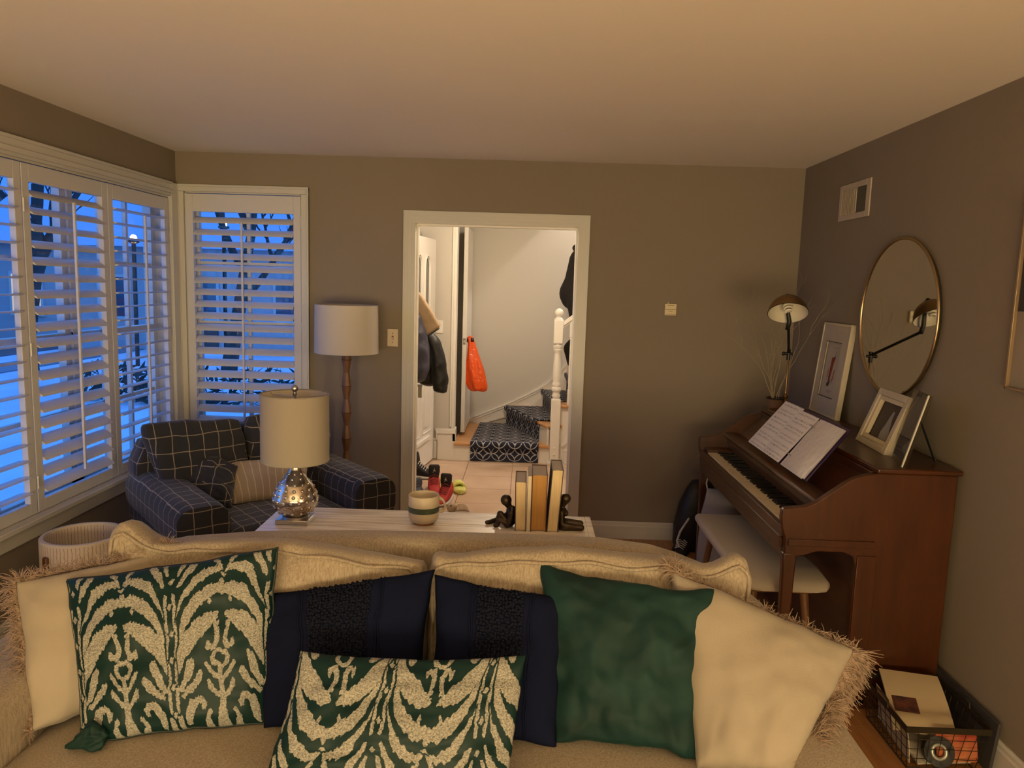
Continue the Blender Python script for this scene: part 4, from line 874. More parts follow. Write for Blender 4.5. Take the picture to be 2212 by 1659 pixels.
# B, C: navy with loop-pile bands
def navy_pillow(label, cs, band, seed, ang):
    t, o, P, N, mb = add_pillow('navy_pillow', label, cs, .075, .06, navy, n=40, pinch=.04, pw=.36, wr=.012, seed=seed, wfreq=4)
    s0, s1 = band; b_ = MB(); r = random.Random(seed)
    ico = [(0, 0, 1), (.894, 0, .447), (.276, .851, .447), (-.724, .526, .447), (-.724, -.526, .447), (.276, -.851, .447), (.724, .526, -.447), (-.276, .851, -.447), (-.894, 0, -.447), (-.276, -.851, -.447), (.724, -.526, -.447), (0, 0, -1)]
    icf = [(0, 1, 2), (0, 2, 3), (0, 3, 4), (0, 4, 5), (0, 5, 1), (1, 6, 2), (2, 7, 3), (3, 8, 4), (4, 9, 5), (5, 10, 1), (6, 7, 2), (7, 8, 3), (8, 9, 4), (9, 10, 5), (10, 6, 1), (6, 11, 7), (7, 11, 8), (8, 11, 9), (9, 11, 10), (10, 11, 6)]
    w_ = (Vector(cs[1])-Vector(cs[0])).length; nu = int(w_*(s1-s0)/2/.0085)
    for j in range(48):
        for i in range(nu):
            s = s0+(s1-s0)*(i+.5+r.uniform(-.35, .35))/nu; tt = -.99+1.985*(j+.5+r.uniform(-.35, .35))/48; p = P(s, tt)+N*.003; R_ = r.uniform(.0042, .0062)
            b_.add([p+Vector(q)*R_ for q in ico], icf)
    b_.build('loop_pile_band', boucle, t, smooth=180, kind='stuff')
    for s in (s0-.10, s1+.10):
        b_ = MB(); b_.tube([P(s+.01*math.sin(j), -.98+1.96*j/24)+N*.0015 for j in range(25)], .003, 6); b_.tube([P(s+.035, -.98+1.96*j/24)+N*.0015 for j in range(25)], .003, 6); b_.build('seam', navy, t, smooth=90)
    return t
navy_pillow('left navy pillow with a looped pile band, beside the large ikat pillow', [(-.765, 2.06, .745), (-.240, 2.08, .838), (-.255, 1.90, .462), (-.665, 1.86, .462)], (-.36, .34), 11, 0)
navy_pillow('right navy pillow with a looped pile band, beside the plain green velvet pillow', [(-.236, 2.055, .830), (.140, 2.04, .785), (.118, 1.83, .458), (-.225, 1.87, .462)], (-.32, .38), 23, 0)
# D: green velvet
t, o, P, N, mb = add_pillow('velvet_pillow', 'plain dark green velvet pillow between the navy and the cream fringed pillows', [(.060, 2.11, .856), (.543, 2.005, .832), (.478, 1.80, .458), (.116, 1.85, .462)], .08, .07, [velvetm, velvetm], n=60, pinch=.035, pw=.36, wr=.018, seed=31, wfreq=5, pinch_t=.075)
mb2 = MB(); mb2.tube([P(1, -.95+1.5*i/20)+Vector((.004, .004, .0)) for i in range(21)], [.001+.006*abs(math.sin(i*.9))**2 for i in range(21)], 6); mb2.build('silver_back_edge', mat('silver_thread', (.5, .48, .43), .6), t, smooth=90)
# E: lumbar ikat
t, o, P, N, mb = add_pillow('lumbar_pillow', 'small oblong green pillow with silver ikat pattern lying in front of the navy pillows', [(-.545, 1.80, .715), (.030, 1.80, .728), (-.005, 1.60, .462), (-.585, 1.60, .462)], .06, .05, [ikatm, velvetm], n=230, pinch=.03, pw=.42, wr=.012, seed=41, wfreq=5, pinch_t=.10)
ikat_attr(o, -.005, .216, lambda v: 1.40+(1-v)*2.75, mb.uv, 3)
# F, G: cream fringed pillows
cF = [(-1.425, 2.01, .782), (-1.05, 2.16, .842), (-1.0, 2.02, .462), (-1.255, 1.80, .462)]
t, o, P, N, mb = add_pillow('fringed_pillow', 'cream pillow with tan fringe at the left arm of the sofa', cF, .085, .06, creamp, n=36, pinch=.03, pw=.36, wr=.010, seed=51, wfreq=4, pinch_t=.05)
fringe('fringe', P, N, [((-1, 1), (1, 1), (0, 1), 900, .045, .7), ((-1, -1), (-1, 1), (-1, 0), 1100, .06, .25), ((.62, 1), (1, 1), (.3, .9), 350, .05, .5)], t, fringem, seed=3, grav=.45)
cG = [(.440, 2.09, .850), (.925, 1.95, .695), (.665, 1.665, .515), (.468, 1.765, .462)]
t, o, P, N, mb = add_pillow('fringed_pillow', 'cream pillow with tan fringe at the right arm of the sofa', cG, .09, .07, creamp, n=44, pinch=.02, pw=.34, wr=.010, seed=61, wfreq=4)
fringe('fringe', P, N, [((-1, 1), (1, 1), (0, 1), 1300, .038, .8), ((-1, 1), (-.8, 1), (-.6, .9), 420, .06, .5), ((1, 1), (1, .1), (1, 0), 1500, .075, .2), ((1, .1), (1, -1), (1, 0), 1800, .065, 1.0)], t, fringem, seed=4, grav=.95)
# ------------------------------------------------------------------ console table and its things
TZ = .74
tb = thing('console_table', 'whitewashed wooden console table standing behind the sofa', 'table', (-.345, 2.74, 0))
for y0, y1 in ((2.475, 2.63), (2.632, 2.79), (2.792, 2.945)): B(-.965, .262, y0, y1-.0008, TZ-.035, TZ).build('top_plank', washm, tb, bevel=.002)
B(.262, .285, 2.475, 2.944, TZ-.035, TZ+.001).build('end_band', washm, tb, bevel=.002)
for x in (-.93, .21):
    for y in (2.50, 2.89): B(x-.0, x+.045, y-.0, y+.045, 0, TZ-.035).build('leg', washm, tb, bevel=.003)
mb = MB(); mb.box(-.92, .245, 2.51, 2.53, TZ-.10, TZ-.035); mb.box(-.92, .245, 2.905, 2.925, TZ-.10, TZ-.035); mb.build('apron', washm, tb)
lp = thing('table_lamp', 'table lamp with hammered silver glass base and beige drum shade on the console table', 'lamp', (-.855, 2.765, TZ))
lx, ly = -.855, 2.765
B(lx-.062, lx+.062, ly-.055, ly+.055, TZ, TZ+.018).build('base', steel, lp, bevel=.003)
mb = MB(); mb.lathe([(.050, TZ+.016), (.050, TZ+.024), (.042, TZ+.028)], (lx, ly, 0), 32); mb.build('base_ring', steel, lp, smooth=40)
bp = [(.030, .766), (.044, .768), (.058, .776), (.074, .792), (.083, .814), (.083, .834), (.075, .860), (.062, .886), (.044, .908), (.031, .926), (.0235, .942), (.0205, .958), (.022, .972), (.018, .976)]
mb = MB(); pf = []
for i in range(len(bp)-1):
    for k in range(3):
        f = k/3; pf.append((bp[i][0]*(1-f)+bp[i+1][0]*f, bp[i][1]*(1-f)+bp[i+1][1]*f))
mb.lathe(pf+[bp[-1]], (lx, ly, 0), 48); body = mb.build('glass_body', mercm, lp, smooth=180)
mb = MB()
def rad_at(z):
    for (r0, z0), (r1, z1) in zip(bp[:-1], bp[1:]):
        if z0 <= z <= z1: return r0+(r1-r0)*(z-z0)/(z1-z0)
    return .02
for j, z in enumerate((.784, .806, .828, .850, .871, .891, .910, .927)):
    r_ = rad_at(z); n = max(7, int(2*PI*r_/.030))
    for i in range(n):
        a = 2*PI*(i+.5*(j % 2))/n; mb.sphere((lx+(r_-.0028)*math.cos(a), ly+(r_-.0028)*math.sin(a), z), .0076 if z < .88 else .0058, 12, 8)
mb.build('raised_dots', mercm, lp, smooth=180)
mb = MB(); mb.lathe([(.010, .976), (.010, 1.0), (.014, 1.01), (.006, 1.02), (.006, 1.235)], (lx, ly, 0), 16); mb.build('stem', steel, lp, smooth=40)
def shade(lx, ly, z0, z1, r0, r1, m1, m2, par, t=.002):
    mb = MB(); mb.lathe([(r0, z0), (r1, z1), (r1-t, z1), (r0-t, z0), (r0, z0)], (lx, ly, 0), 64, caps=False)
    o = mb.build('lamp_shade', m1, par, smooth=40)
    mb = MB(); mb.lathe([(r0-t-.0006, z0+.002), (r1-t-.0006, z1-.002), (r1-t-.0012, z1-.002), (r0-t-.0012, z0+.002)], (lx, ly, 0), 64, caps=False); mb.build('lining', m2, o, smooth=40)
    mb = MB(); mb.ring((lx, ly, z1), (0, 0, 1), r1-t*.5, .0022, 64, 6); mb.build('top_rim', m1, o, smooth=180); mb = MB(); mb.ring((lx, ly, z0), (0, 0, 1), r0-t*.5, .0022, 64, 6); mb.build('bottom_rim', m1, o, smooth=180)
    mb = MB()
    for k in range(3):
        a = 2*PI*k/3+.6; mb.tube([(lx, ly, z1-.012), (lx+(r1-t)*math.cos(a)*.9, ly+(r1-t)*math.sin(a)*.9, z1-.012), (lx+(r1-t)*math.cos(a), ly+(r1-t)*math.sin(a), z1)], .0016, 6)
    mb.build('spider', steel, o); return o
shade(lx, ly, .978, 1.230, .126, .1255, linen, linenin, lp)
mb = MB(); mb.lathe([(.004, 1.222), (.009, 1.228), (.006, 1.236), (.007, 1.240)], (lx, ly, 0), 16); mb.sphere((lx, ly, 1.251), .0135, 18, 12); mb.build('finial', steel, lp, smooth=60)
cup = thing('ceramic_cup', 'cream ceramic cup with a green band on the console table', 'cup', (-.368, 2.79, TZ))
mb = MB(); cream = mat('cup_glaze', (.52, .44, .33), .35, var=.06, vscale=30)
mb.lathe([(.040, .748), (.050, .752), (.0575, .768), (.059, .79)], (-.368, 2.79, 0), 48, caps=False); mb.lathe([(.059, .79), (.0592, .812)], (-.368, 2.79, 0), 48, mi=1, caps=False)
mb.lathe([(.0592, .812), (.059, .852), (.0575, .854), (.056, .852), (.0555, .79), (.045, .765), (.001, .762)], (-.368, 2.79, 0), 48, caps=False); mb.build('bowl', [cream, mat('green_glaze', (.055, .085, .05), .4, var=.5, vscale=40)], cup, smooth=50)
mb = MB(); mb.lathe([(.038, TZ), (.041, TZ+.004), (.042, .749)], (-.368, 2.79, 0), 40); mb.build('foot', mat('terracotta', (.26, .11, .05), .8), cup, smooth=40)
mb = MB(); mb.ring((-.310, 2.815, .808), (-.4, 1, 0), .024, .0065, 28, 8, sc_=(.8, 1.15)); mb.build('handle', cream, cup, smooth=180)
# books between the bookends: pages face the room
def book(label, x0, x1, y0, y1, h, lean, covers, pages, top, curve=0, soft=False, name='book'):
    t = thing(name, label, 'book', ((x0+x1)/2, (y0+y1)/2, TZ)); c = .0028 if not soft else .0009
    def X(x, z): return x+lean*(z-TZ)
    def slab(xa, xb, ya, yb, za, zb):
        m_ = MB(); m_.add([(X(x, z), y, z) for x in (xa, xb) for y in (ya, yb) for z in (za, zb)], [(0, 1, 3, 2), (4, 6, 7, 5), (0, 4, 5, 1), (2, 3, 7, 6), (0, 2, 6, 4), (1, 5, 7, 3)]); return m_
    ov = 0 if soft else .003
    m_ = slab(x0, x0+c, y0, y1, TZ, TZ+h); m_.build('cover_board', covers, t); m_ = slab(x1-c, x1, y0, y1, TZ, TZ+h); m_.build('cover_board', covers, t)
    m_ = slab(x0, x1, y1-c, y1+.002, TZ, TZ+h); m_.build('spine', covers, t)
    m_ = MB(); n = 8; xa, xb = x0+c+.0004, x1-c-.0004
    pts = [(xa+(xb-xa)*i/n, y0+ov+curve*math.sin(PI*i/n)) for i in range(n+1)]+[(xb, y1-c), (xa, y1-c)]
    k = len(pts); za, zb = TZ+ov+.0005, TZ+h-ov
    m_.add([(X(x, za), y, za) for x, y in pts]+[(X(x, zb), y, zb) for x, y in pts], [tuple(range(k-1, -1, -1))]+[(i, (i+1) % k, (i+1) % k+k, i+k) for i in range(k)]); m_.add([(X(x, zb), y, zb) for x, y in pts], [tuple(range(k))], 1)
    m_.build('pages', [pages, top], t)
    return t
maroon = mat('maroon_cloth', (.07, .018, .012), .7); whitec = mat('white_cover', (.58, .53, .45), .5); darkb = mat('dark_brown_cover', (.035, .018, .012), .6)
book('slim maroon hardback with cream page edges, beside the seated bronze bookend', -.016, .0265, 2.735, 2.905, .190, -.02, maroon, paperl, papertop, .004)
book('thin white paperback between the maroon and the thick amber-edged book', .0275, .0415, 2.738, 2.905, .212, 0, whitec, mat('page_edges_white', (.58, .50, .36), .8), papertop, 0, True)
book('thick hardback with amber page edges, third from the left on the console table', .0425, .1015, 2.735, 2.905, .218, 0, maroon, paperd, papertop, .006)
book('tallest dark hardback leaning right, beside the kneeling bronze bookend', .1035, .1465, 2.735, 2.905, .240, .055, darkb, paperl, papertop, .004)
def fx(px): return -.128+(px-1048)*.00170
def fz(py): return .7415+(1145-py)*.00163
def figurine(label, J, E2, R2, root, yb, base=None):
    t = thing('bookend_figurine', label, 'bookend', (fx(J[root][0]), yb, TZ))
    skin_obj('bronze_figure', [(fx(j[0]), yb+j[2], max(fz(j[1]), TZ+R2[i]*1.1)) for i, j in enumerate(J)], E2, [q*1.12 for q in R2], bronze, t, vox=.0016)
    return t
# seated figure hugging a raised knee
J = [(1102, 1136, 0), (1105, 1122, 0), (1105, 1108, 0), (1100, 1100, 0), (1096, 1092, 0), (1092, 1083, 0),  # 0 pelvis 1 belly 2 chest 3 neck 4 jaw 5 head
     (1097, 1138, -.022), (1080, 1113, -.020), (1074, 1140, -.020), (1069, 1142, -.020),  # 6 hipR 7 kneeR 8 ankleR 9 footR
     (1097, 1138, .022), (1076, 1139, .040), (1058, 1141, .020), (1050, 1141, .012),   # 10.. folded leg
     (1105, 1108, -.030), (1099, 1134, -.036), (1078, 1126, -.030), (1074, 1122, -.012),  # 14 shR 15 elR 16 wristR 17 hand
     (1105, 1108, .030), (1094, 1126, .036), (1078, 1122, .010)]
E2 = [(0, 1), (1, 2), (2, 3), (3, 4), (4, 5), (0, 6), (6, 7), (7, 8), (8, 9), (0, 10), (10, 11), (11, 12), (12, 13), (2, 14), (14, 15), (15, 16), (16, 17), (2, 18), (18, 19), (19, 20)]
R2 = [.020, .017, .019, .009, .013, .0195, .014, .0115, .008, .007, .014, .011, .008, .0075, .011, .0085, .0062, .006, .011, .0085, .006]
figurine('dark bronze bookend figure seated hugging its knee, left of the books', J, E2, R2, 0, 2.79)
J = [(1217, 1138, 0), (1214, 1122, 0), (1219, 1106, 0), (1218, 1094, 0), (1221, 1087, 0), (1226, 1074, 0),
     (1224, 1139, -.024), (1262, 1140, -.026), (1224, 1143, -.030), (1216, 1143, -.026), (1224, 1139, .024), (1262, 1140, .026), (1224, 1143, .030), (1216, 1143, .026),
     (1216, 1104, -.026), (1218, 1130, -.034), (1238, 1134, -.028), (1246, 1134, -.022), (1216, 1104, .026), (1218, 1130, .034), (1238, 1134, .028), (1246, 1134, .022), (1227, 1109, -.010), (1227, 1109, .010)]
E2 = [(0, 1), (1, 2), (2, 3), (3, 4), (4, 5), (0, 6), (6, 7), (7, 8), (8, 9), (0, 10), (10, 11), (11, 12), (12, 13), (2, 14), (14, 15), (15, 16), (16, 17), (2, 18), (18, 19), (19, 20), (20, 21), (2, 22), (2, 23)]
R2 = [.021, .013, .017, .008, .011, .0175, .015, .011, .009, .007, .015, .011, .009, .007, .010, .008, .006, .0065, .010, .008, .006, .0065, .009, .009]
figurine('dark bronze bookend figure kneeling upright, right of the books', J, E2, R2, 0, 2.79)
# ------------------------------------------------------------------ plaid armchair
AW, AD = 1.12, .92
ac = thing('plaid_armchair', 'wide dark blue windowpane plaid armchair in the window corner', 'armchair', (-1.40, 3.915, 0), math.radians(41.3))
def lo(mb, name, mt_, par=ac, **k): return mb.build(name, mt_, par, True, **k)
mb = MB(); mb.loft([rrect(-.40, .46, .04, .34, .03, plane='yz', c=x) for x in (-.50, .50)]); lo(mb, 'seat_base', plaid, smooth=40)
for s in (-1, 1):
    rr = []
    for y, z, g in ((-.462, .60, .035), (-.455, .618, .0), (-.40, .628, 0), (-.15, .628, 0), (.15, .63, 0), (.40, .635, 0), (.455, .61, .01)):
        x0, x1 = sorted((s*(.325+g*.5), s*(.565-g*.5))); rr.append(rrect(x0, x1, .40+g, z, .075, n=5, plane='xz', c=y))
    mb = MB(); mb.loft(rr); arm_o = lo(mb, 'arm', plaid, smooth=50)
    mb = MB(); mb.loft([rrect(*sorted((s*.35, s*.545)), .03, .47, .03, plane='xz', c=y) for y in (-.44, .45)]); lo(mb, 'arm_panel', plaid, smooth=40)
mb = MB(); mb.loft([rrect(.28, .46, .05, z, .06, plane='yz', c=x) for x, z in ((-.54, .70), (-.50, .79), (-.2, .83), (.2, .83), (.50, .79), (.54, .70))]); lo(mb, 'back_frame', plaid, smooth=50)
mb = MB(); n = 16; rr = []
for j in range(n+1):
    x = -.335+.67*j/n; e_ = (1-min(1, min(j, n-j)/2.0))**2; rr.append(rrect(-.46+.03*e_, .24, .30+.02*e_, .475+.018*math.sin(PI*j/n)-.03*e_, .055, plane='yz', c=x))
mb.loft(rr); lo(mb, 'seat_cushion', plaid, smooth=60)
def lcush(name, cs, Tf, Tb, mtl, par, n=28, **k):
    mb, P, N = cushion(cs, Tf, Tb, n=n, **k); return mb.build(name, mtl, par, True, smooth=180), P, N
def wch(s, t):
    g = max(0, (t-.2)/.8); return (0, g*(.03*math.exp(-((s+.75)/.25)**2)-.03*math.exp(-((s+.1)/.3)**2)+.03*math.exp(-((s-.6)/.35)**2)))
for cs_, sd_ in (([(-.56, .20, .915), (-.015, .24, .885), (-.01, .12, .48), (-.44, .12, .48)], 71), ([(-.005, .24, .90), (.52, .22, .90), (.44, .12, .48), (-.01, .12, .48)], 77)):
    lcush('back_cushion', cs_, .085, .07, plaid, ac, pinch=.01, pw=.2, wr=.016, seed=sd_, wfreq=4, rnd=.09)
def world_pillow(name, label, cs, Tf, Tb, mtl, **k):
    return add_pillow(name, label, cs, Tf, Tb, mtl, **k)
world_pillow('plaid_pillow', 'dark blue plaid throw pillow slumped against the back of the plaid armchair', [(-1.845, 3.93, .79), (-1.50, 3.86, .665), (-1.47, 3.70, .485), (-1.80, 3.76, .50)], .075, .06, plaid, n=32, pinch=.04, pw=.36, wr=.014, seed=81)
world_pillow('striped_cream_pillow', 'cream pillow with thin tan stripes on the seat of the plaid armchair', [(-1.625, 3.90, .665), (-1.19, 4.11, .675), (-1.17, 3.96, .485), (-1.49, 3.755, .482)], .06, .05, stripem, n=32, pinch=.03, pw=.36, wr=.006, seed=82)
world_pillow('plaid_pillow', 'dark blue plaid throw pillow by the right arm of the armchair, behind the table lamp', [(-1.33, 4.27, .63), (-1.03, 4.33, .61), (-.985, 4.19, .475), (-1.26, 4.12, .48)], .05, .045, plaid, n=24, pinch=.04, pw=.36, wr=.010, seed=83)
# ------------------------------------------------------------------ floor lamp
fl2 = thing('floor_lamp', 'floor lamp with faceted wooden post and white drum shade beside the shuttered window', 'lamp', (-1.112, 4.655, 0))
lx, ly = -1.112, 4.655
mb = MB(); mb.lathe([(.13, 0), (.13, .014), (.12, .022), (.025, .026)], (lx, ly, 0), 40); mb.build('base', lampwood, fl2, smooth=40)
zc = 1.168; zs = []
z = zc
while z > .05: zs.append(z); z -= .1672
for i, z in enumerate(zs):
    up_ = min(z+.0836, 1.25) if i else 1.225
    lo_ = max(z-.0836, .024); mb = MB(); mb.lathe([(.017, lo_), (.0305, z), (.0185, up_)], (lx, ly, 0), 8); mb.build('post_segment', lampwood, fl2)
    mb = MB(); mb.lathe([(.0308, z-.002), (.032, z), (.0308, z+.002)], (lx, ly, 0), 8); mb.build('collar', mat('dark_ring', (.05, .025, .012), .5), fl2)
mb = MB(); mb.tube([(lx, ly, 1.2), (lx, ly, 1.43)], .007, 8); mb.build('stem', brass, fl2, smooth=60)
shade(lx, ly, 1.212, 1.507, .197, .193, whshade, linenin, fl2)
# ------------------------------------------------------------------ planter
pl = thing('planter', 'cream ceramic planter with scratched vertical lines in a wooden stand, under the window', 'planter', (-1.945, 3.20, 0))
px_, py_ = -1.945, 3.20
k = NB('planter_ceramic'); tcn = k.n('ShaderNodeTexCoord'); spx = k.n('ShaderNodeSeparateXYZ'); mp = k.n('ShaderNodeMapping'); mp.inputs['Location'].default_value = (-px_, -py_, 0); k.l(tcn.outputs['Object'], mp.inputs[0]); k.l(mp.outputs[0], spx.inputs[0])
an = k.math('ARCTAN2', spx.outputs[1], spx.outputs[0]); wv = k.noise(45, 2); an = k.math('MULTIPLY_ADD', wv, .05, an); fr_ = k.math('FRACT', k.math('MULTIPLY', an, 11.0)); ln = k.math('LESS_THAN', fr_, .14)
zm = k.math('LESS_THAN', spx.outputs[2], .492); zm2 = k.math('GREATER_THAN', spx.outputs[2], .40); hl = k.math('LESS_THAN', k.math('ABSOLUTE', k.math('SUBTRACT', spx.outputs[2], .398)), .0015); ln = k.math('MULTIPLY', k.math('MULTIPLY', ln, zm), zm2); ln = k.math('MAXIMUM', ln, hl)
k.l(k.mix(ln, (.50, .44, .38), (.28, .14, .07)), k.b.inputs['Base Color']); k.b.inputs['Roughness'].default_value = .6
planm = k.m
mb = MB(); mb.lathe([(.13, .12), (.165, .125), (.170, .14), (.170, .498), (.166, .503), (.152, .503), (.150, .49), (.150, .30)], (px_, py_, 0), 64, caps=False); mb.build('pot', planm, pl, smooth=40)
mb = MB(); mb.lathe([(.001, .30), (.1502, .30)], (px_, py_, 0), 48, caps=False); mb.lathe([(.001, .126), (.14, .126)], (px_, py_, 0), 48, caps=False); mb.build('pot_floor', mat('terracotta_inside', (.36, .22, .13), .85), pl)
for k_ in range(4):
    a = math.radians(-112+90*k_); ux, uy = math.cos(a), math.sin(a); c = (px_+ux*.178, py_+uy*.178)
    mb = MB(); mb.obox((c[0], c[1], .225), [(ux, uy, 0), (-uy, ux, 0), (0, 0, 1)], (.008, .014, .225)); mb.build('stand_leg', mat('dark_walnut', (.09, .032, .010), .5), pl, bevel=.006)
mb = MB(); mb.obox((px_, py_, .105), [(1, .4, 0), (-.4, 1, 0), (0, 0, 1)], (.175, .014, .015)); mb.obox((px_, py_, .105), [(-.4, 1, 0), (1, .4, 0), (0, 0, 1)], (.175, .014, .015)); mb.build('stand_cross', mat('dark_walnut', (.09, .032, .010), .5), pl)
# ------------------------------------------------------------------ piano
pn = thing('upright_piano', 'brown spinet piano with open keyboard standing along the right wall', 'piano', (1.38, 3.61, 0))
PY0, PY1 = 2.88, 4.335
side = [(1.70, .015), (1.70, .975), (1.395, .975), (1.365, .968), (1.335, .962), (1.30, .950), (1.265, .928), (1.235, .905), (1.204, .882), (1.180, .862), (1.155, .845), (1.125, .833), (1.09, .826), (1.04, .822), (1.032, .815), (1.030, .78), (1.036, .74), (1.05, .70), (1.052, .628), (1.10, .628), (1.13, .632), (1.18, .650), (1.28, .650), (1.322, .634), (1.334, .60), (1.334, .015)]
for y0, y1, s in ((PY0, PY0+.032, -1), (PY1-.032, PY1, 1)):
    mb = MB(); mb.prism(side, 1, y0, y1); sp = mb.build('side_panel', walnut, pn, bevel=.004)
    yf0, yf1 = (y0-.008, y0) if s < 0 else (y1, y1+.008)
    mb = MB(); mb.box(1.30, 1.70, yf0, yf1, .0, .0+.04); mb.prism([(1.062, .70), (1.40, .700), (1.40, .672), (1.062, .672)], 1, yf0, yf1); mb.box(1.336, 1.412, yf0, yf1, .02, .64); mb.build('molding', walnut, sp, bevel=.0015)
    mb = MB(); yc = (y0+y1)/2; mb.loft([[(1.074+sx_*w_/2, yc+sy_*.017, z) for sx_, sy_ in ((-1, -1), (1, -1), (1, 1), (-1, 1))] for z, w_ in ((0, .034), (.30, .042), (.55, .050), (.64, .055))]); mb.build('front_leg', walnut, pn, bevel=.006)
yi0, yi1 = PY0+.032, PY1-.032
B(1.382, 1.712, PY0-.012, PY1+.012, .975, .996).build('lid', walnut, pn, bevel=.006)
mb = MB(); mb.box(1.375, 1.40, yi0, yi1, .945, .975); mb.build('lid_molding', walnut, pn, bevel=.003)
mb = MB(); mb.prism([(1.395, .965), (1.255, .835), (1.27, .82), (1.41, .95)], 1, yi0, yi1); mb.build('music_desk', walnutd, pn)
mb = MB(); mb.prism([(1.165, .838), (1.172, .85), (1.205, .855), (1.262, .846), (1.262, .828), (1.17, .826)], 1, yi0, yi1); mb.build('music_ledge', walnut, pn, bevel=.003)
B(1.200, 1.222, yi0, yi1, .72, .827).build('fallboard', walnutd, pn)
B(1.188, 1.200, yi0, yi1, .79, .827).build('fallboard_rail', walnutd, pn, bevel=.003)
B(1.05, 1.345, yi0, yi1, .655, .712).build('key_bed', walnutd, pn)
mb = MB(); mb.box(1.040, 1.062, yi0, yi1, .655, .742); mb.box(1.036, 1.062, yi0, yi1, .69, .70); mb.build('key_slip', walnut, pn, bevel=.002)
mb = MB(); mb.box(1.050, 1.070, yi0, yi1, .612, .655); mb.build('front_rail', walnut, pn, bevel=.004)
for y0, y1 in ((yi0, 2.985), (4.222, yi1)): B(1.062, 1.20, y0, y1, .712, .762).build('cheek_block', walnut, pn, bevel=.004)
ivory = mat('ivory_key', (.62, .52, .34), .35); ebony = mat('ebony_key', (.008, .008, .008), .3)
kw = (4.222-2.985)/52; kme = None; bme = None
mb = MB(); mb.box(1.064, 1.198, .0005, kw-.0006, .725, .7465); mb.box(1.0635, 1.066, .0005, kw-.0006, .728, .744); wk = mb.build('white_key', ivory, pn, bevel=.0008, bseg=1); wk.location.y = 2.985
for i in range(1, 52):
    c = link_dup(wk, pn, 0, kw*i, random.choice((0, 0, 0, -.0006))); c.matrix_parent_inverse = wk.matrix_parent_inverse
mb = MB(); mb.loft([[(x, y, z) for x, y in ((1.112+g, -.0055+g*.3), (1.198, -.0055+g*.3), (1.198, .0055-g*.3), (1.112+g, .0055-g*.3))] for z, g in ((.742, 0), (.757, .004))]); bk = None
for i in range(1, 52):
    # far end is the treble for a player facing the wall: count from the near end
    if (51-i) % 7 in (0, 2, 3, 5, 6):
        if bk is None: bk = mb.build('black_key', ebony, pn); bk.location.y = 2.985+kw*i
        else: c = link_dup(bk, pn); c.location.y = 2.985+kw*i; c.matrix_parent_inverse = bk.matrix_parent_inverse
B(1.345, 1.365, yi0, yi1, .09, .655).build('knee_panel', walnutd, pn); B(1.36, 1.70, yi0, yi1, .015, .10).build('bottom_board', walnutd, pn)
B(1.675, 1.70, yi0, yi1, .1, .975).build('back_board', walnutd, pn)
for dy in (-.12, 0, .12): mb = MB(); mb.box(1.21, 1.36, 3.6+dy-.012, 3.6+dy+.012, .06, .07); mb.sphere((1.20, 3.6+dy, .066), (.035, .020, .008), 14, 8); mb.build('pedal', brass, pn, smooth=60)
# bench
bn = thing('piano_bench', 'cream upholstered piano bench with splayed wooden legs in front of the keyboard', 'bench', (1.115, 3.46, 0))
rr = []
for y, w_, zz in ((2.965, .11, .445), (2.975, .155, .462), (3.01, .180, .482), (3.15, .19, .490), (3.45, .19, .482), (3.75, .19, .487), (3.90, .183, .482), (3.945, .160, .466), (3.96, .12, .45)):
    h0 = .435+(.01 if w_ < .16 else 0); rr.append(rrect(1.118-w_, 1.118+w_, h0, zz, min(.026, (zz-h0)*.49), n=5, plane='xz', c=y))
mb = MB(); mb.loft(rr); mb.build('cushion_seat', mat('bench_cloth', (.40, .345, .28), .85, bump=.2, bscale=300), bn, smooth=60)
benchw = mat('bench_wood', (.17, .075, .03), .45)
B(.99, 1.245, 3.05, 3.88, .405, .436).build('seat_frame', benchw, bn, bevel=.004)
for sx_ in (-1, 1):
    for sy_ in (-1, 1): mb = MB(); mb.tube([(1.118+sx_*.105, 3.46+sy_*.36, .42), (1.118+sx_*.15, 3.46+sy_*.41, 0)], [.019, .011], 12); mb.build('leg', benchw, bn, smooth=60)
# things under the piano
mb = MB(); rr = []
for z, w_, d_ in ((.0, .09, .06), (.02, .12, .08), (.2, .125, .085), (.4, .12, .07), (.50, .10, .045), (.545, .085, .02)):
    rr.append([noisy((1.15+w_*math.cos(2*PI*i/24), 4.17+d_*math.sin(2*PI*i/24)*1.1, z), .02, 9, 7) if z > 0 else Vector((1.15+w_*math.cos(2*PI*i/24), 4.17+d_*math.sin(2*PI*i/24), .0)) for i in range(24)])
tg = thing('grey_cloth_bag', 'pale grey cloth bag standing on the floor under the far end of the piano', 'bag', (1.15, 4.17, 0)); mb.loft(rr); mb.build('bag_body', mat('grey_cloth', (.23, .21, .22), .85), tg, smooth=180)
mb = MB(); mb.tube([(1.07, 4.20, .53), (1.06, 4.20, .57), (1.065, 4.2, .60), (1.10, 4.2, .615), (1.15, 4.2, .59), (1.18, 4.2, .53)], .004, 6); mb.build('cord_handle', mat('white_cord', (.55, .52, .5), .6), tg, smooth=90)
bg2 = thing('black_backpack', 'black backpack with a pale strap leaning against the wall behind the piano leg', 'backpack', (1.18, 4.66, 0))
rr = []
for z, x0, x1, d_ in ((.0, 1.02, 1.26, .07), (.03, 1.0, 1.28, .09), (.15, 1.0, 1.28, .10), (.30, 1.03, 1.27, .09), (.40, 1.07, 1.25, .07), (.45, 1.10, 1.22, .04)): rr.append([( (x0+x1)/2+(x1-x0)/2*math.copysign(abs(math.cos(2*PI*i/20))**.7, math.cos(2*PI*i/20)), 4.72+d_*math.copysign(abs(math.sin(2*PI*i/20))**.7, math.sin(2*PI*i/20)), z) for i in range(20)])
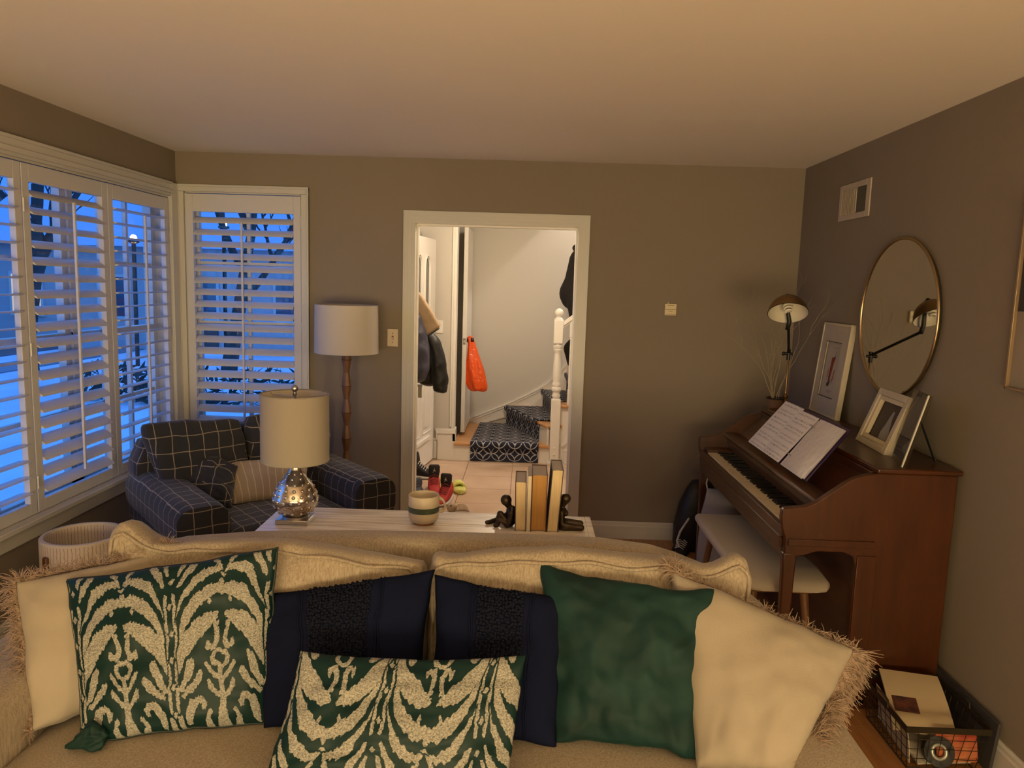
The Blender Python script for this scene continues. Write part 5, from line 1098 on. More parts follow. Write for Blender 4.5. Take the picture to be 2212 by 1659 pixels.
mb = MB(); mb.loft(rr); mb.build('bag_body', puffb, bg2, smooth=60)
mb = MB(); mb.tube([(1.075, 4.63, .23), (1.02, 4.61, .15), (1.00, 4.60, .09), (1.02, 4.60, .045)], .007, 8); mb.build('strap', mat('white_cord', (.55, .52, .5), .6), bg2, smooth=90)
sk2 = shoe('black_shoe', 'black shoe with white trim on the floor by the back wall beside the piano', (1.03, 4.62), math.radians(-25), (blk, blk, blk, whs), hi=.10)
# ------------------------------------------------------------------ music on the piano
Uv = Vector((.16, 0, .215)).normalized(); Nn = Vector((-Uv.z, 0, Uv.x)); O0 = Vector((1.207, 0, .8685))
def sheet(name, par, y0, y1, h0, h1, lift, m_, skew=0, curl=.004, th=.0012, uvs=(1, 1), n=10, label=None):
    """y0 = left edge in the picture (far), y1 = right edge"""
    mb = MB(); mb.uv = []
    for side in (0, 1):
        for j in range(n+1):
            for i in range(n+1):
                a, b_ = i/n, j/n; y = y0+(y1-y0)*a-skew*b_; h = h0+(h1-h0)*b_; l = lift+curl*math.sin(PI*a)*(1-b_*.5)-(th if side else 0)
                mb.v.append(tuple(O0+Vector((0, y, 0))+Uv*h+Nn*l)); mb.uv.append((a*uvs[0], b_*uvs[1]))
    q = (n+1)**2
    for j in range(n):
        for i in range(n):
            a = j*(n+1)+i
            for o in (0, q): mb.f.append((a+o, a+1+o, a+n+2+o, a+n+1+o)); mb.mi.append(0)
    return mb.build(name, m_, par, smooth=40, label=label)
def staff_mat():
    k = NB('printed_music'); u = k.n('ShaderNodeUVMap'); s = k.n('ShaderNodeSeparateXYZ'); k.l(u.outputs[0], s.inputs[0])
    v = k.math('MULTIPLY', s.outputs[1], 5.6); g = k.math('FRACT', v); band = k.math('LESS_THAN', k.math('ABSOLUTE', k.math('SUBTRACT', g, .25)), .10); band2 = k.math('LESS_THAN', k.math('ABSOLUTE', k.math('SUBTRACT', g, .62)), .10)
    ln_ = k.math('LESS_THAN', k.math('FRACT', k.math('MULTIPLY', v, 20)), .35); bb = k.math('MAXIMUM', band, band2); st_ = k.math('MULTIPLY', bb, ln_)
    mg = k.math('LESS_THAN', k.math('ABSOLUTE', k.math('SUBTRACT', s.outputs[0], .5)), .42); st_ = k.math('MULTIPLY', st_, mg)
    nz = k.math('GREATER_THAN', k.noise(95, 1), .60); nt_ = k.math('MULTIPLY', k.math('MULTIPLY', nz, bb), mg); tot = k.math('MULTIPLY', k.math('MAXIMUM', k.math('MULTIPLY', st_, .7), nt_), .75)
    k.l(k.mix(tot, (.76, .72, .71), (.13, .12, .12)), k.b.inputs['Base Color']); k.b.inputs['Roughness'].default_value = .7; return k.m
stm = staff_mat(); pagew = mat('plain_page', (.74, .70, .69), .55); purple = mat('purple_vinyl', (.045, .016, .075), .4)
bd = thing('ring_binder', 'open purple ring binder with a plastic covered white page, on the piano music desk', 'binder', (1.25, 3.3, .87))
sheet('left_cover', bd, 3.78, 3.43, .004, .285, .004, purple, 0, .0, .003); sheet('spine', bd, 3.43, 3.39, .004, .285, .004, purple, 0, 0, .003); sheet('right_cover', bd, 3.39, 3.115, .004, .285, .004, purple, 0, 0, .003)
sheet('clear_pocket_page', bd, 3.405, 3.135, .006, .272, .012, mat('glossy_page', (.72, .68, .67), .25, bump=.25, bscale=25, bdist=.01), .0, .006, .004)
sheet('page', bd, 3.43, 3.16, .0, .262, .0085, pagew, 0.0, .004, .002)
for h in (.06, .225):
    mb = MB(); c = O0+Vector((0, 3.41, 0))+Uv*h+Nn*.006; mb.tube([c+Vector((0, .022*math.cos(a), 0))+Nn*.018*math.sin(a) for a in [PI*i/10 for i in range(11)]], .0022, 6); mb.build('ring', mat('chrome', (.7, .7, .7), .15, 1), bd, smooth=90)
s1 = sheet('sheet_music', None, 3.935, 3.67, 0, .285, .010, stm, .035, .006); tag(s1, 'leftmost sheet of printed piano music on the music desk', 'sheet music')
s2 = sheet('sheet_music', None, 3.70, 3.445, .0, .272, .0145, stm, .03, .005); tag(s2, 'second sheet of printed piano music, overlapping the purple binder', 'sheet music')
# ------------------------------------------------------------------ frames on the piano
def leaning(name, label, cat, BLc, BRc, TLc, fw, fd_, m_frame, mats_in, inset):
    """frame from three corners (picture left/right bottom and top left)"""
    BLc, BRc, TLc = Vector(BLc), Vector(BRc), Vector(TLc); X = (BRc-BLc); W_ = X.length; X.normalize(); Y = (TLc-BLc); Y = (Y-X*Y.dot(X)); H_ = Y.length; Y.normalize(); Z = X.cross(Y)
    c0 = (BLc+BRc)/2; t = thing(name, label, cat, (c0.x, c0.y, min(BLc.z, BRc.z)))
    def slab(n_, a0, a1, b0, b1, z0, z1, m_, par, bevel=0):
        mb = MB(); mb.obox(BLc+X*(a0+a1)/2+Y*(b0+b1)/2+Z*(z0+z1)/2, [X, Y, Z], ((a1-a0)/2, (b1-b0)/2, (z1-z0)/2)); return mb.build(n_, m_, par, bevel=bevel)
    slab('backing', .004, W_-.004, .004, H_-.004, -fd_, -fd_+.004, dark, t)
    mb = MB()
    for a0, a1, b0, b1 in ((0, fw, 0, H_), (W_-fw, W_, 0, H_), (fw, W_-fw, 0, fw), (fw, W_-fw, H_-fw, H_)): mb.obox(BLc+X*(a0+a1)/2+Y*(b0+b1)/2-Z*fd_/2, [X, Y, Z], ((a1-a0)/2, (b1-b0)/2, fd_/2))
    mb.build('frame', m_frame, t, bevel=.0025)
    return t, slab, W_, H_, X, Y, Z, BLc
whf = mat('white_painted_frame', (.52, .46, .36), .5); cardm = mat('mat_board', (.42, .375, .32), .8)
t, slab, W_, H_, X, Y, Z, O = leaning('framed_drawing', 'white framed drawing with a red sketch, leaning on the wall behind the piano music', 'picture', (1.655, 4.335, .997), (1.655, 3.965, .997), (1.705, 4.335, 1.505), .012, .03, whf, None, 0)
mo = MB()
iw0, iw1, ih0, ih1 = .085, W_-.095, .105, H_-.105
for a0, a1, b0, b1 in ((.012, iw0, .012, H_-.012), (iw1, W_-.012, .012, H_-.012), (iw0, iw1, .012, ih0), (iw0, iw1, ih1, H_-.012)): mo.obox(O+X*(a0+a1)/2+Y*(b0+b1)/2-Z*.007, [X, Y, Z], ((a1-a0)/2, (b1-b0)/2, .003))
mo.build('mat_board', cardm, t); pp = slab('paper', iw0-.01, iw1+.01, ih0-.01, ih1+.01, -.016, -.014, mat('drawing_paper', (.40, .355, .31), .8), t)
ln = MB()
for a0, a1, b0, b1 in ((iw0-.003, iw1+.003, ih1, ih1+.004), (iw0-.003, iw1+.003, ih0-.004, ih0), (iw0-.004, iw0-.001, ih0, ih1)): ln.obox(O+X*(a0+a1)/2+Y*(b0+b1)/2-Z*.0035, [X, Y, Z], ((a1-a0)/2, (b1-b0)/2, .0006))
ln.build('bevel_line', mat('dark_bevel', (.05, .035, .025), .7), t)
def blot(n_, pts, m_, dz=0):
    mb = MB(); mb.add([O+X*(iw0+(iw1-iw0)*a)+Y*(ih0+(ih1-ih0)*b_)-Z*(.0134-dz) for a, b_ in pts], [tuple(range(len(pts)))]); return mb.build(n_, m_, pp)
redi = mat('red_ink', (.22, .03, .015), .8); inkd = mat('dark_ink', (.05, .035, .05), .8); inkg = mat('grey_ink', (.20, .17, .15), .8)
blot('red_patch', [(.42, .72), (.62, .74), (.60, .62), (.56, .48), (.52, .36), (.46, .26), (.38, .30), (.40, .45), (.41, .6)], redi)
blot('dark_patch', [(.34, .25), (.52, .30), (.60, .38), (.52, .22), (.44, .18), (.34, .19)], inkd, .0003); blot('dark_patch', [(.60, .74), (.66, .78), (.66, .70), (.62, .64)], inkd, .0003)
blot('dark_patch', [(.60, .80), (.66, .84), (.66, .80)], inkg, .0003); blot('red_patch', [(.70, .5), (.75, .52), (.70, .32), (.62, .24), (.66, .34)], redi, .0003); blot('amber_patch', [(.30, .5), (.36, .54), (.33, .36), (.27, .34)], mat('amber_ink', (.24, .13, .05), .8), .0003)
for i in range(3): blot('faint_line', [(.45, .12-.02*i), (.78-.08*i, .115-.02*i), (.78-.08*i, .108-.02*i), (.45, .113-.02*i)], inkg, .0003)
blot('faint_line', [(.38, .90), (.80, .91), (.80, .905), (.38, .895)], inkg, .0003)
t, slab, W_, H_, X, Y, Z, O = leaning('photo_frame', 'thick cream photo frame with a dark portrait photograph, on the piano lid', 'picture', (1.545, 3.455, .997), (1.520, 3.125, .997), (1.635, 3.44, 1.245), .030, .045, whf, None, 0)
mb = MB()
for (a0, a1, b0, b1, d_) in ((.03, .052, .03, H_-.03, 0), (W_-.052, W_-.03, .03, H_-.03, 0), (.052, W_-.052, .03, .05, 0), (.052, W_-.052, H_-.05, H_-.03, 0)): mb.obox(O+X*(a0+a1)/2+Y*(b0+b1)/2-Z*.016, [X, Y, Z], ((a1-a0)/2, (b1-b0)/2, .010))
mb.build('inner_rim', mat('cream_rim', (.60, .52, .38), .5), t, bevel=.002); ph = slab('photograph', .05, W_-.05, .048, H_-.048, -.030, -.028, mat('dark_photo_print', (.05, .032, .024), .5, var=.5, vscale=12), t)
mb = MB(); fw_ = [(.42, .0), (.40, .2), (.47, .42), (.50, .62), (.55, .80), (.62, .80), (.64, .6), (.70, .42), (.78, .2), (.76, .0)]
mb.add([O+X*(.05+(W_-.10)*a)+Y*(.048+(H_-.096)*b_)-Z*.0276 for a, b_ in fw_], [tuple(range(len(fw_)))]); mb.build('pale_figure', mat('pale_print', (.26, .25, .24), .6), ph)
mb = MB(); mb.add([O+X*(.05+(W_-.10)*(.58+.045*math.cos(a)))+Y*(.048+(H_-.096)*(.87+.06*math.sin(a)))-Z*.0274 for a in [2*PI*i/12 for i in range(12)]], [tuple(range(12))]); mb.build('dark_head', mat('brown_print', (.09, .05, .035), .6), ph)
t, slab, W_, H_, X, Y, Z, O = leaning('acrylic_frame', 'clear acrylic photo frame at the near end of the piano lid', 'picture', (1.535, 3.105, .997), (1.490, 2.895, .997), (1.605, 3.095, 1.285), .0, .001, acrylic, None, 0)
for o in [c for c in t.children]: bpy.data.objects.remove(o)
slab('front_pane', 0, W_, 0, H_, -.004, 0, acrylic, t); slab('photo', .02, W_-.02, .02, H_-.02, -.0065, -.005, mat('grey_photo_print', (.20, .19, .20), .45, col2=(.10, .095, .11), vscale=5), t); slab('back_pane', 0, W_, 0, H_, -.012, -.0075, acrylic, t)
slab('polished_edge', W_-.012, W_, .0, H_, .0002, .006, mat('frosted_edge', (.62, .60, .50), .15), t, bevel=.002)
mb = MB(); a_ = O+X*W_*.5+Y*H_*.72-Z*.014; mb.obox((a_+Vector((1.665, (a_).y, .9985)))/2, [Vector((1.665, a_.y, .9985))-a_, X, Z], ((Vector((1.665, a_.y, .9985))-a_).length/2-.004, .018, .0015)); mb.build('easel_leg', dark, t)
# ------------------------------------------------------------------ wall things on the right
mr = thing('round_mirror', 'large round mirror with thin brass rim on the right wall above the piano', 'mirror', (1.70, 3.513, 1.2))
mb = MB(); mb.lathe([(.001, 0), (.358, 0)], (1.706, 3.513, 1.562), 96, ax=(-1, 0, 0), caps=False); mb.build('mirror_glass', mirrorm, mr)
mb = MB(); mb.ring((1.706, 3.513, 1.562), (-1, 0, 0), .362, .0075, 96, 8); mb.build('brass_rim', gold, mr, smooth=180)
mb = MB(); mb.lathe([(.355, 0), (.355, .018)], (1.7255, 3.513, 1.562), 48, ax=(-1, 0, 0)); mb.build('backing', dark, mr)
vt = thing('wall_vent', 'off-white metal air vent high on the right wall, its near half open and dark', 'vent', (XR, 4.11, 2.06))
y0, y1, z0, z1 = 3.925, 4.30, 2.062, 2.254
mb = MB()
for a, b_, c, d_ in ((y0, y0+.045, z0, z1), (y1-.03, y1, z0, z1), (y0+.045, y1-.03, z0, z0+.03), (y0+.045, y1-.03, z1-.03, z1), (4.085, 4.10, z0+.03, z1-.03)): mb.box(XR-.008, XR-.0005, a, b_, c, d_)
vm = mat('vent_enamel', (.46, .40, .34), .5); mb.build('frame', vm, vt, bevel=.002); B(XR-.002, XR-.0006, y0+.045, 4.085, z0+.03, z1-.03).build('opening_shade_sheet', dark, vt); B(XR-.0025, XR-.0006, 4.10, y1-.03, z0+.03, z1-.03).build('damper_plate', mat('vent_inner', (.26, .20, .16), .6), vt)  # near half: flat black sheet, the recess's shade put into its colour
for i in range(9): mb = MB(); yy = 4.108+.0185*i; mb.obox((XR-.006, yy, (z0+z1)/2), [(1, .5, 0), (-.5, 1, 0), (0, 0, 1)], (.006, .0007, (z1-z0)/2-.03)); mb.build('slat', vm, vt)
for i in range(8): mb = MB(); yy = y0+.052+.0155*i; mb.obox((XR-.004, yy, (z0+z1)/2), [(1, -.3, 0), (.3, 1, 0), (0, 0, 1)], (.003, .0006, (z1-z0)/2-.03)); mb.build('slat', mat('vent_slat_shaded', (.035, .03, .025), .6), vt)  # near-half slats: darker copy of the enamel, shade put into the colour
pc = thing('framed_print', 'thin gold framed print on the right wall at the edge of the view', 'picture', (XR, 2.37, 1.346))
y0, y1, z0, z1 = 2.05, 2.678, 1.346, 2.02
mb = MB()
for a, b_, c, d_ in ((y0, y0+.009, z0, z1), (y1-.009, y1, z0, z1), (y0, y1, z0, z0+.009), (y0, y1, z1-.009, z1)): mb.box(XR-.022, XR-.0005, a, b_, c, d_)
mb.build('frame', mat('pale_gold', (.36, .26, .16), .4, .7), pc, bevel=.001); B(XR-.010, XR-.001, y0+.009, y1-.009, z0+.009, z1-.009).build('print', mat('print_paper', (.30, .25, .20), .6, var=.3, vscale=4), pc)
B(XR-.0112, XR-.0102, y0+.009, y1-.012, 1.62, z1-.02).build('dark_shape', mat('print_dark', (.02, .018, .02), .6), pc)
# thermostat and light switch on the back wall
th = thing('thermostat', 'small square cream thermostat on the back wall right of the doorway', 'thermostat', (.926, YB, 1.5))
thm = mat('thermostat_plastic', (.66, .56, .36), .5); B(.889, .964, YB-.026, YB-.0005, 1.497, 1.573).build('case', thm, th, bevel=.004)
td = mat('thermostat_print', (.22, .14, .06), .6)
B(.890, .963, YB-.0268, YB-.0255, 1.534, 1.537).build('seam', td, th); B(.905, .948, YB-.0266, YB-.0258, 1.560, 1.5635).build('scale_mark', td, th); B(.911, .938, YB-.0266, YB-.0258, 1.5235, 1.526).build('scale_mark', td, th); B(.893, .960, YB-.0266, YB-.0258, 1.504, 1.506).build('scale_mark', td, th); B(.907, .915, YB-.015, YB-.008, 1.5725, 1.580).build('lever', thm, th)
sw = thing('light_switch', 'white toggle switch plate on the back wall left of the doorway', 'switch', (-.864, YB, 1.25))
swm = mat('switch_plate', (.60, .50, .40), .45); B(-.899, -.829, YB-.006, YB-.0005, 1.240, 1.353).build('plate', swm, sw, bevel=.002); B(-.870, -.858, YB-.0066, YB-.0055, 1.283, 1.310).build('slot', mat('slot_brown', (.16, .09, .04), .6), sw); B(-.868, -.860, YB-.014, YB-.006, 1.286, 1.300).build('toggle', swm, sw)
for z in (1.267, 1.326): mb = MB(); mb.lathe([(.0035, 0), (.003, .0015)], (-.864, YB-.006, z), 12, ax=(0, -1, 0)); mb.build('screw', mat('screw_brass', (.16, .10, .05), .4, .6), sw)
# ------------------------------------------------------------------ reading lamp and twigs
rl = thing('reading_lamp', 'antique brass reading lamp with a domed shade on the far end of the piano', 'lamp', (1.478, 4.235, .996))
jx, jy, jz = 1.468, 4.215, 1.325; bx0, by0 = 1.478, 4.225
mb = MB(); mb.lathe([(.088, .996), (.088, 1.004), (.075, 1.012), (.03, 1.02), (.012, 1.03)], (bx0, by0, 0), 36); mb.build('base', brass, rl, smooth=40)
mb = MB(); mb.lathe([(.012, 1.03), (.007, 1.045), (.016, 1.055), (.007, 1.066), (.018, 1.085), (.018, 1.09), (.0055, 1.10), (.0055, 1.29), (.009, 1.30)], (bx0, by0, 0), 16); mb.build('post', brass, rl, smooth=40)
mb = MB(); mb.tube([(bx0, by0, 1.29), (bx0, by0, 1.35)], .011, 12); mb.tube([(bx0-.025, by0, 1.325), (bx0+.022, by0, 1.325)], .008, 10); mb.sphere((bx0-.028, by0, 1.325), .011, 10, 8); mb.build('knuckle_joint', blackm, rl, smooth=60)
A_ = Vector((1.362, 3.925, 1.485)); mb = MB(); mb.tube([Vector((bx0, by0, 1.33)), A_], .0075, 10); mb.build('arm', blackm, rl, smooth=60)
ND = Vector((-.10, -.52, -.85)).normalized(); ctr = Vector((1.338, 3.885, 1.575))
mb = MB(); mb.tube([A_+Vector((0, .015, -.01)), A_+Vector((0, -.005, .03)), ctr-ND*.075+Vector((0, .03, 0)), ctr-ND*.085], [.012, .012, .009, .012], 10); mb.build('socket', blackm, rl, smooth=60)
pr = [(.099, .018), (.0985, .012), (.092, -.012), (.078, -.038), (.058, -.058), (.036, -.070), (.018, -.075)]
mb = MB(); mb.lathe([(r_, -z) for r_, z in [(a, b_) for a, b_ in pr]], ctr-ND*0, 40, ax=-ND, caps=False); so = mb.build('lamp_shade', brass, rl, smooth=180)
mb = MB(); mb.lathe([(r_-.0015, -z-.0) for r_, z in pr], ctr+ND*.0016, 40, ax=-ND, caps=False); mb.build('white_inside', mat('shade_enamel', (.62, .58, .50), .5), so, smooth=180)
mb = MB(); mb.ring(ctr+ND*.018, ND, .099, .0016, 48, 6); mb.build('rim', blackm, so, smooth=180)
# spiral bulb
mb = MB(); mb.tube([ctr-ND*.065, ctr-ND*.035], [.019, .021], 14); mb.build('bulb_base', mat('bulb_base_white', (.62, .58, .52), .5), rl, smooth=60)
q = Vector((0, 0, 1)).rotation_difference(ND); mb = MB(); pts = []
for i in range(50):
    f = i/49; a = 2*PI*2.6*f; r_ = .020*(1-.45*f**2); pts.append(ctr-ND*.030+q @ Vector((r_*math.cos(a), r_*math.sin(a), .042*f)))
mb.tube(pts, .0062, 8); mb.build('spiral_bulb', mat('bulb_glass', (.72, .68, .60), .3), rl, smooth=180)
vz = thing('twig_pot', 'small clay pot of pale dried twigs in the corner of the piano lid', 'vase', (1.385, 4.24, .996))
mb = MB(); mb.lathe([(.034, .997), (.038, 1.0), (.046, 1.062), (.047, 1.065), (.042, 1.065), (.040, 1.05), (.001, 1.045)], (1.437, 4.262, 0), 28, caps=False); mb.build('pot', mat('clay_pot', (.13, .065, .035), .7), vz, smooth=40)
mb = MB(); mb.ring((1.437, 4.262, 1.066), (0, 0, 1), .050, .004, 28, 6); mb.build('dark_rim', blackm, vz, smooth=180)
tw = MB(); r = random.Random(12)
def twig(p, d, L, rad_, depth):
    pts = [Vector(p)]; d = Vector(d).normalized(); n = 9
    for i in range(n):
        d = (d+Vector((r.uniform(-.26, .26), r.uniform(-.26, .26), r.uniform(-.05, .16)))).normalized(); q = pts[-1]+d*L/n
        q.x = min(q.x, 1.712); q.y = min(q.y, 4.866); pts.append(q)
        if depth and i > 2 and r.random() < .42: twig(q, d+Vector((r.uniform(-.8, .8), r.uniform(-.6, .6), r.uniform(-.1, .3))), L*r.uniform(.3, .5), rad_*.55, depth-1)
    tw.tube(pts, [rad_*(1-.75*i/n) for i in range(n+1)], 4, caps=False)
for i in range(10):
    a = r.uniform(0, 2*PI); sp_ = r.uniform(.05, .32); twig((1.437+.015*math.cos(a), 4.262+.015*math.sin(a), 1.05), (sp_*math.cos(a)*.9-.03, sp_*math.sin(a), 1), r.uniform(.34, .56), .0022, 2)
tw.build('dried_twigs', mat('pale_twig', (.30, .24, .15), .8), vz, kind='stuff')
# ------------------------------------------------------------------ wire basket
bk_ = thing('wire_basket', 'dark wire basket of papers on the floor beside the piano', 'basket', (1.52, 2.66, 0))
BX0, BX1, BY0, BY1, BZ = 1.372, 1.665, 2.465, 2.835, .165
ins = .028
def rect_at(z, shrink): return [(BX0+shrink, BY0+shrink, z), (BX1-shrink, BY0+shrink, z), (BX1-shrink, BY1-shrink, z), (BX0+shrink, BY1-shrink, z)]
band = MB(); R0 = rect_at(BZ, 0)
for i in range(4):
    a, c = Vector(R0[i]), Vector(R0[(i+1) % 4]); d_ = (c-a).normalized(); n_ = Vector((d_.y, -d_.x, 0)); band.obox((a+c)/2+Vector((0, 0, 0)), [d_, n_, (0, 0, 1)], ((c-a).length/2+.002, .0016, .011))
wirem = mat('basket_wire', (.045, .035, .022), .45, .7); band.build('rim_band', wirem, bk_)
wm_ = MB()
for i in range(4):
    a, c = Vector(R0[i]), Vector(R0[(i+1) % 4]); a2, c2 = Vector(rect_at(.006, ins)[i]), Vector(rect_at(.006, ins)[(i+1) % 4]); n = 9 if (c-a).length > .32 else 7
    for k_ in range(n+1):
        f = k_/n; wm_.tube([a.lerp(c, f), a2.lerp(c2, f)], .0014, 5, caps=False)
    for z in (.125, .085, .045):
        g = 1-(z-.006)/(BZ-.006); wm_.tube([a.lerp(a2, g), c.lerp(c2, g)], .0014, 5, caps=False)
for k_ in range(10):
    f = k_/9; q_ = rect_at(.006, ins); wm_.tube([Vector(q_[0]).lerp(Vector(q_[3]), f), Vector(q_[1]).lerp(Vector(q_[2]), f)], .0013, 5, caps=False)
wm_.build('wire_mesh', wirem, bk_, kind='stuff')
mb = MB(); mb.tube([Vector(p) for p in rect_at(.006, ins)]+[Vector(rect_at(.006, ins)[0])], .0028, 6); mb.build('base_wire', wirem, bk_)
for x in (BX0-.002, BX1+.002): mb = MB(); mb.tube([(x, 2.60, BZ), (x, 2.605, BZ+.028), (x, 2.65, BZ+.034), (x, 2.695, BZ+.028), (x, 2.70, BZ)], .003, 6); mb.build('handle', wirem, bk_, smooth=90)
def flatpage(name, label, cat, c, X, Y, w_, h_, th, m_, bend=.0, nrm=None):
    c = Vector(c); X = Vector(X).normalized(); Y = Vector(Y); Y = (Y-X*Y.dot(X)).normalized(); Z = X.cross(Y); n = 8; mb = MB()
    for sd in (0, 1):
        for j in range(n+1):
            for i in range(n+1): a, b_ = i/n-.5, j/n-.5; mb.v.append(tuple(c+X*a*w_+Y*b_*h_+Z*(bend*(.25-b_*b_)*4-(th if sd else 0))))
    q_ = (n+1)**2
    for j in range(n):
        for i in range(n):
            a = j*(n+1)+i
            for o in (0, q_): mb.f.append((a+o, a+1+o, a+n+2+o, a+n+1+o)); mb.mi.append(0)
    for i in range(n):
        for e0, e1 in ((i, i+1), (n*(n+1)+i, n*(n+1)+i+1), (i*(n+1), (i+1)*(n+1)), (i*(n+1)+n, (i+1)*(n+1)+n)): mb.f.append((e0, e1, e1+q_, e0+q_)); mb.mi.append(0)
    if cat:
        t = thing(name, label, cat, c); mb.build('leaf', m_, t, smooth=40); return t, c, X, Y, Z
    return mb
pgm = mat('magazine_page', (.52, .42, .27), .5)
t, c, X, Y, Z = flatpage('magazine', 'white magazine with a small orange picture, sticking up out of the basket', 'magazine', (1.515, 2.68, .150), (.93, -.22, .0), (.18, .90, .30), .21, .29, .008, pgm, .012)
flatpage('', '', None, c-X*.045-Y*.035+Z*.0135, X, Y, .085, .072, .0012, None, .0).build('printed_picture', mat('orange_print', (.16, .05, .03), .5, col2=(.03, .015, .02), vscale=30), t)
t, *_ = flatpage('paper_sheet', 'cream paper standing along the left side of the basket', 'paper', (1.415, 2.645, .088), (.1, 1, 0), (-.15, 0, 1), .30, .135, .003, mat('cream_paper', (.46, .39, .28), .7), .004)
t, *_ = flatpage('booklet', 'red and orange printed booklet at the near side of the basket', 'booklet', (1.575, 2.505, .085), (1, .08, 0), (0, .25, 1), .15, .11, .004, mat('red_print', (.34, .035, .02), .5, col2=(.50, .20, .08), vscale=14), .002)
t, *_ = flatpage('paper_sheet', 'crumpled white paper at the bottom of the basket', 'paper', (1.53, 2.64, .03), (1, .1, 0), (-.1, 1, .1), .20, .26, .006, mat('white_paper', (.48, .44, .38), .7, bump=.6, bscale=25, bdist=.02), .01)
tp = thing('tape_roll', 'black ring with a silver centre behind the near wires of the basket', 'tape roll', (1.515, 2.515, .05))
mb = MB(); mb.lathe([(.022, 0), (.052, 0), (.052, .028), (.022, .028), (.022, 0)], (1.51, 2.515, .062), 36, ax=(-.1, -1, .35), caps=False); mb.build('tape_ring', puffb, tp, smooth=40)
mb = MB(); mb.ring((1.505, 2.487, .072), (-.1, -1, .35), .024, .007, 32, 8); mb.build('silver_core', mat('dull_silver', (.35, .36, .33), .35, .6), tp, smooth=180)
bx_ = thing('dark_board', 'dark grey flat board leaning on the right wall behind the basket', 'board', (1.70, 2.70, 0))
mb = MB(); mb.obox((1.694, 2.72, .095), [(0, 1, 0), (.10, 0, 1), (1, 0, -.1)], (.24, .094, .006)); mb.build('panel', mat('charcoal_board', (.030, .028, .03), .7), bx_, bevel=.003)
# ------------------------------------------------------------------ outdoors at dusk
GZ = -.55
snow = mat('snow', (.74, .78, .84), .7, var=.22, vscale=.6); gr = S(B(-80, -2.5, -40, 90, GZ-.1, GZ).build('snow_ground', snow)); gr['kind'] = 'structure'
S(B(-2.5, 30, 8.3, 90, GZ-.1, GZ).build('snow_ground_rear', snow))
rd = MB(); rd.box(-19, -13.5, -40, 90, GZ, GZ+.02); S(rd.build('road', mat('wet_asphalt', (.07, .075, .09), .35)))
rd = MB(); rd.box(-12.4, -11.3, -40, 90, GZ, GZ+.03); S(rd.build('sidewalk', mat('damp_concrete', (.20, .21, .24), .6)))
def house(label, cx, cy, w_, d_, h, face, wallc, lit=()):
    """face: unit vector of the front"""
    t = thing('house', label, 'house', (cx, cy, GZ)); fx_, fy_ = face; ux, uy = -fy_, fx_
    m_ = mat('siding_%d' % int(cy*10+cx*3+999), wallc, .8)
    def bx(nm, a0, a1, b0, b1, z0, z1, mt_, par=t):
        mb = MB(); mb.obox((cx+ux*(a0+a1)/2+fx_*(b0+b1)/2, cy+uy*(a0+a1)/2+fy_*(b0+b1)/2, (z0+z1)/2), [(ux, uy, 0), (fx_, fy_, 0), (0, 0, 1)], ((a1-a0)/2, (b1-b0)/2, (z1-z0)/2)); return mb.build(nm, mt_, par)
    bx('walls', -w_/2, w_/2, -d_/2, d_/2, GZ, GZ+h, m_)
    mb = MB(); P4 = lambda a, b_, z: (cx+ux*a+fx_*b_, cy+uy*a+fy_*b_, z); o = .5
    vs_ = [P4(-w_/2-o, -d_/2-o, GZ+h), P4(w_/2+o, -d_/2-o, GZ+h), P4(w_/2+o, d_/2+o, GZ+h), P4(-w_/2-o, d_/2+o, GZ+h), P4(-w_/2-o, 0, GZ+h+d_*.35), P4(w_/2+o, 0, GZ+h+d_*.35)]
    mb.add(vs_, [(0, 1, 5, 4), (2, 3, 4, 5), (0, 4, 3), (1, 2, 5), (0, 3, 2, 1)]); mb.build('snowy_roof', mat('roof_snow', (.42, .47, .56), .8), t)
    n = max(2, int(w_/2.6))
    for fl_ in range(int(h//2.6)):
        for i in range(n):
            a = -w_/2+w_*(i+.5)/n; z = GZ+.9+2.6*fl_; f = bx('window', a-.5, a+.5, d_/2, d_/2+.06, z, z+1.3, trimw)
            lit_ = (fl_, i) in lit; bx('pane', a-.42, a+.42, d_/2+.055, d_/2+.07, z+.08, z+1.22, mat('lit_pane', (1.0, .62, .28), .3, emis=.55) if lit_ else mat('dusk_pane', (.03, .05, .09), .1), f)
    bx('door', -.45, .45, d_/2, d_/2+.05, GZ+.1, GZ+2.1, mat('house_door', (.10, .05, .04), .6)); bx('porch_step', -.9, .9, d_/2, d_/2+.9, GZ, GZ+.15, snow)
house('pale house with a snowy roof across the street, seen through the left shutters', -27, 20, 11, 8, 5.2, (1, 0), (.62, .64, .66), lit=((0, 0), (1, 2)))
house('darker house farther left across the street, seen through the left shutters', -27, 6, 9, 8, 3.2, (1, 0), (.36, .32, .30), lit=((0, 1),))
house('long low house beyond the back window', -9.5, 26, 13, 8, 3.0, (0, -1), (.42, .38, .38), lit=((0, 0),))
house('brown two storey house far behind the left shutters', -28, 38, 11, 8, 5.6, (1, 0), (.20, .13, .10), lit=((1, 1), (0, 3)))
barkm = mat('bark', (.035, .028, .024), .9)
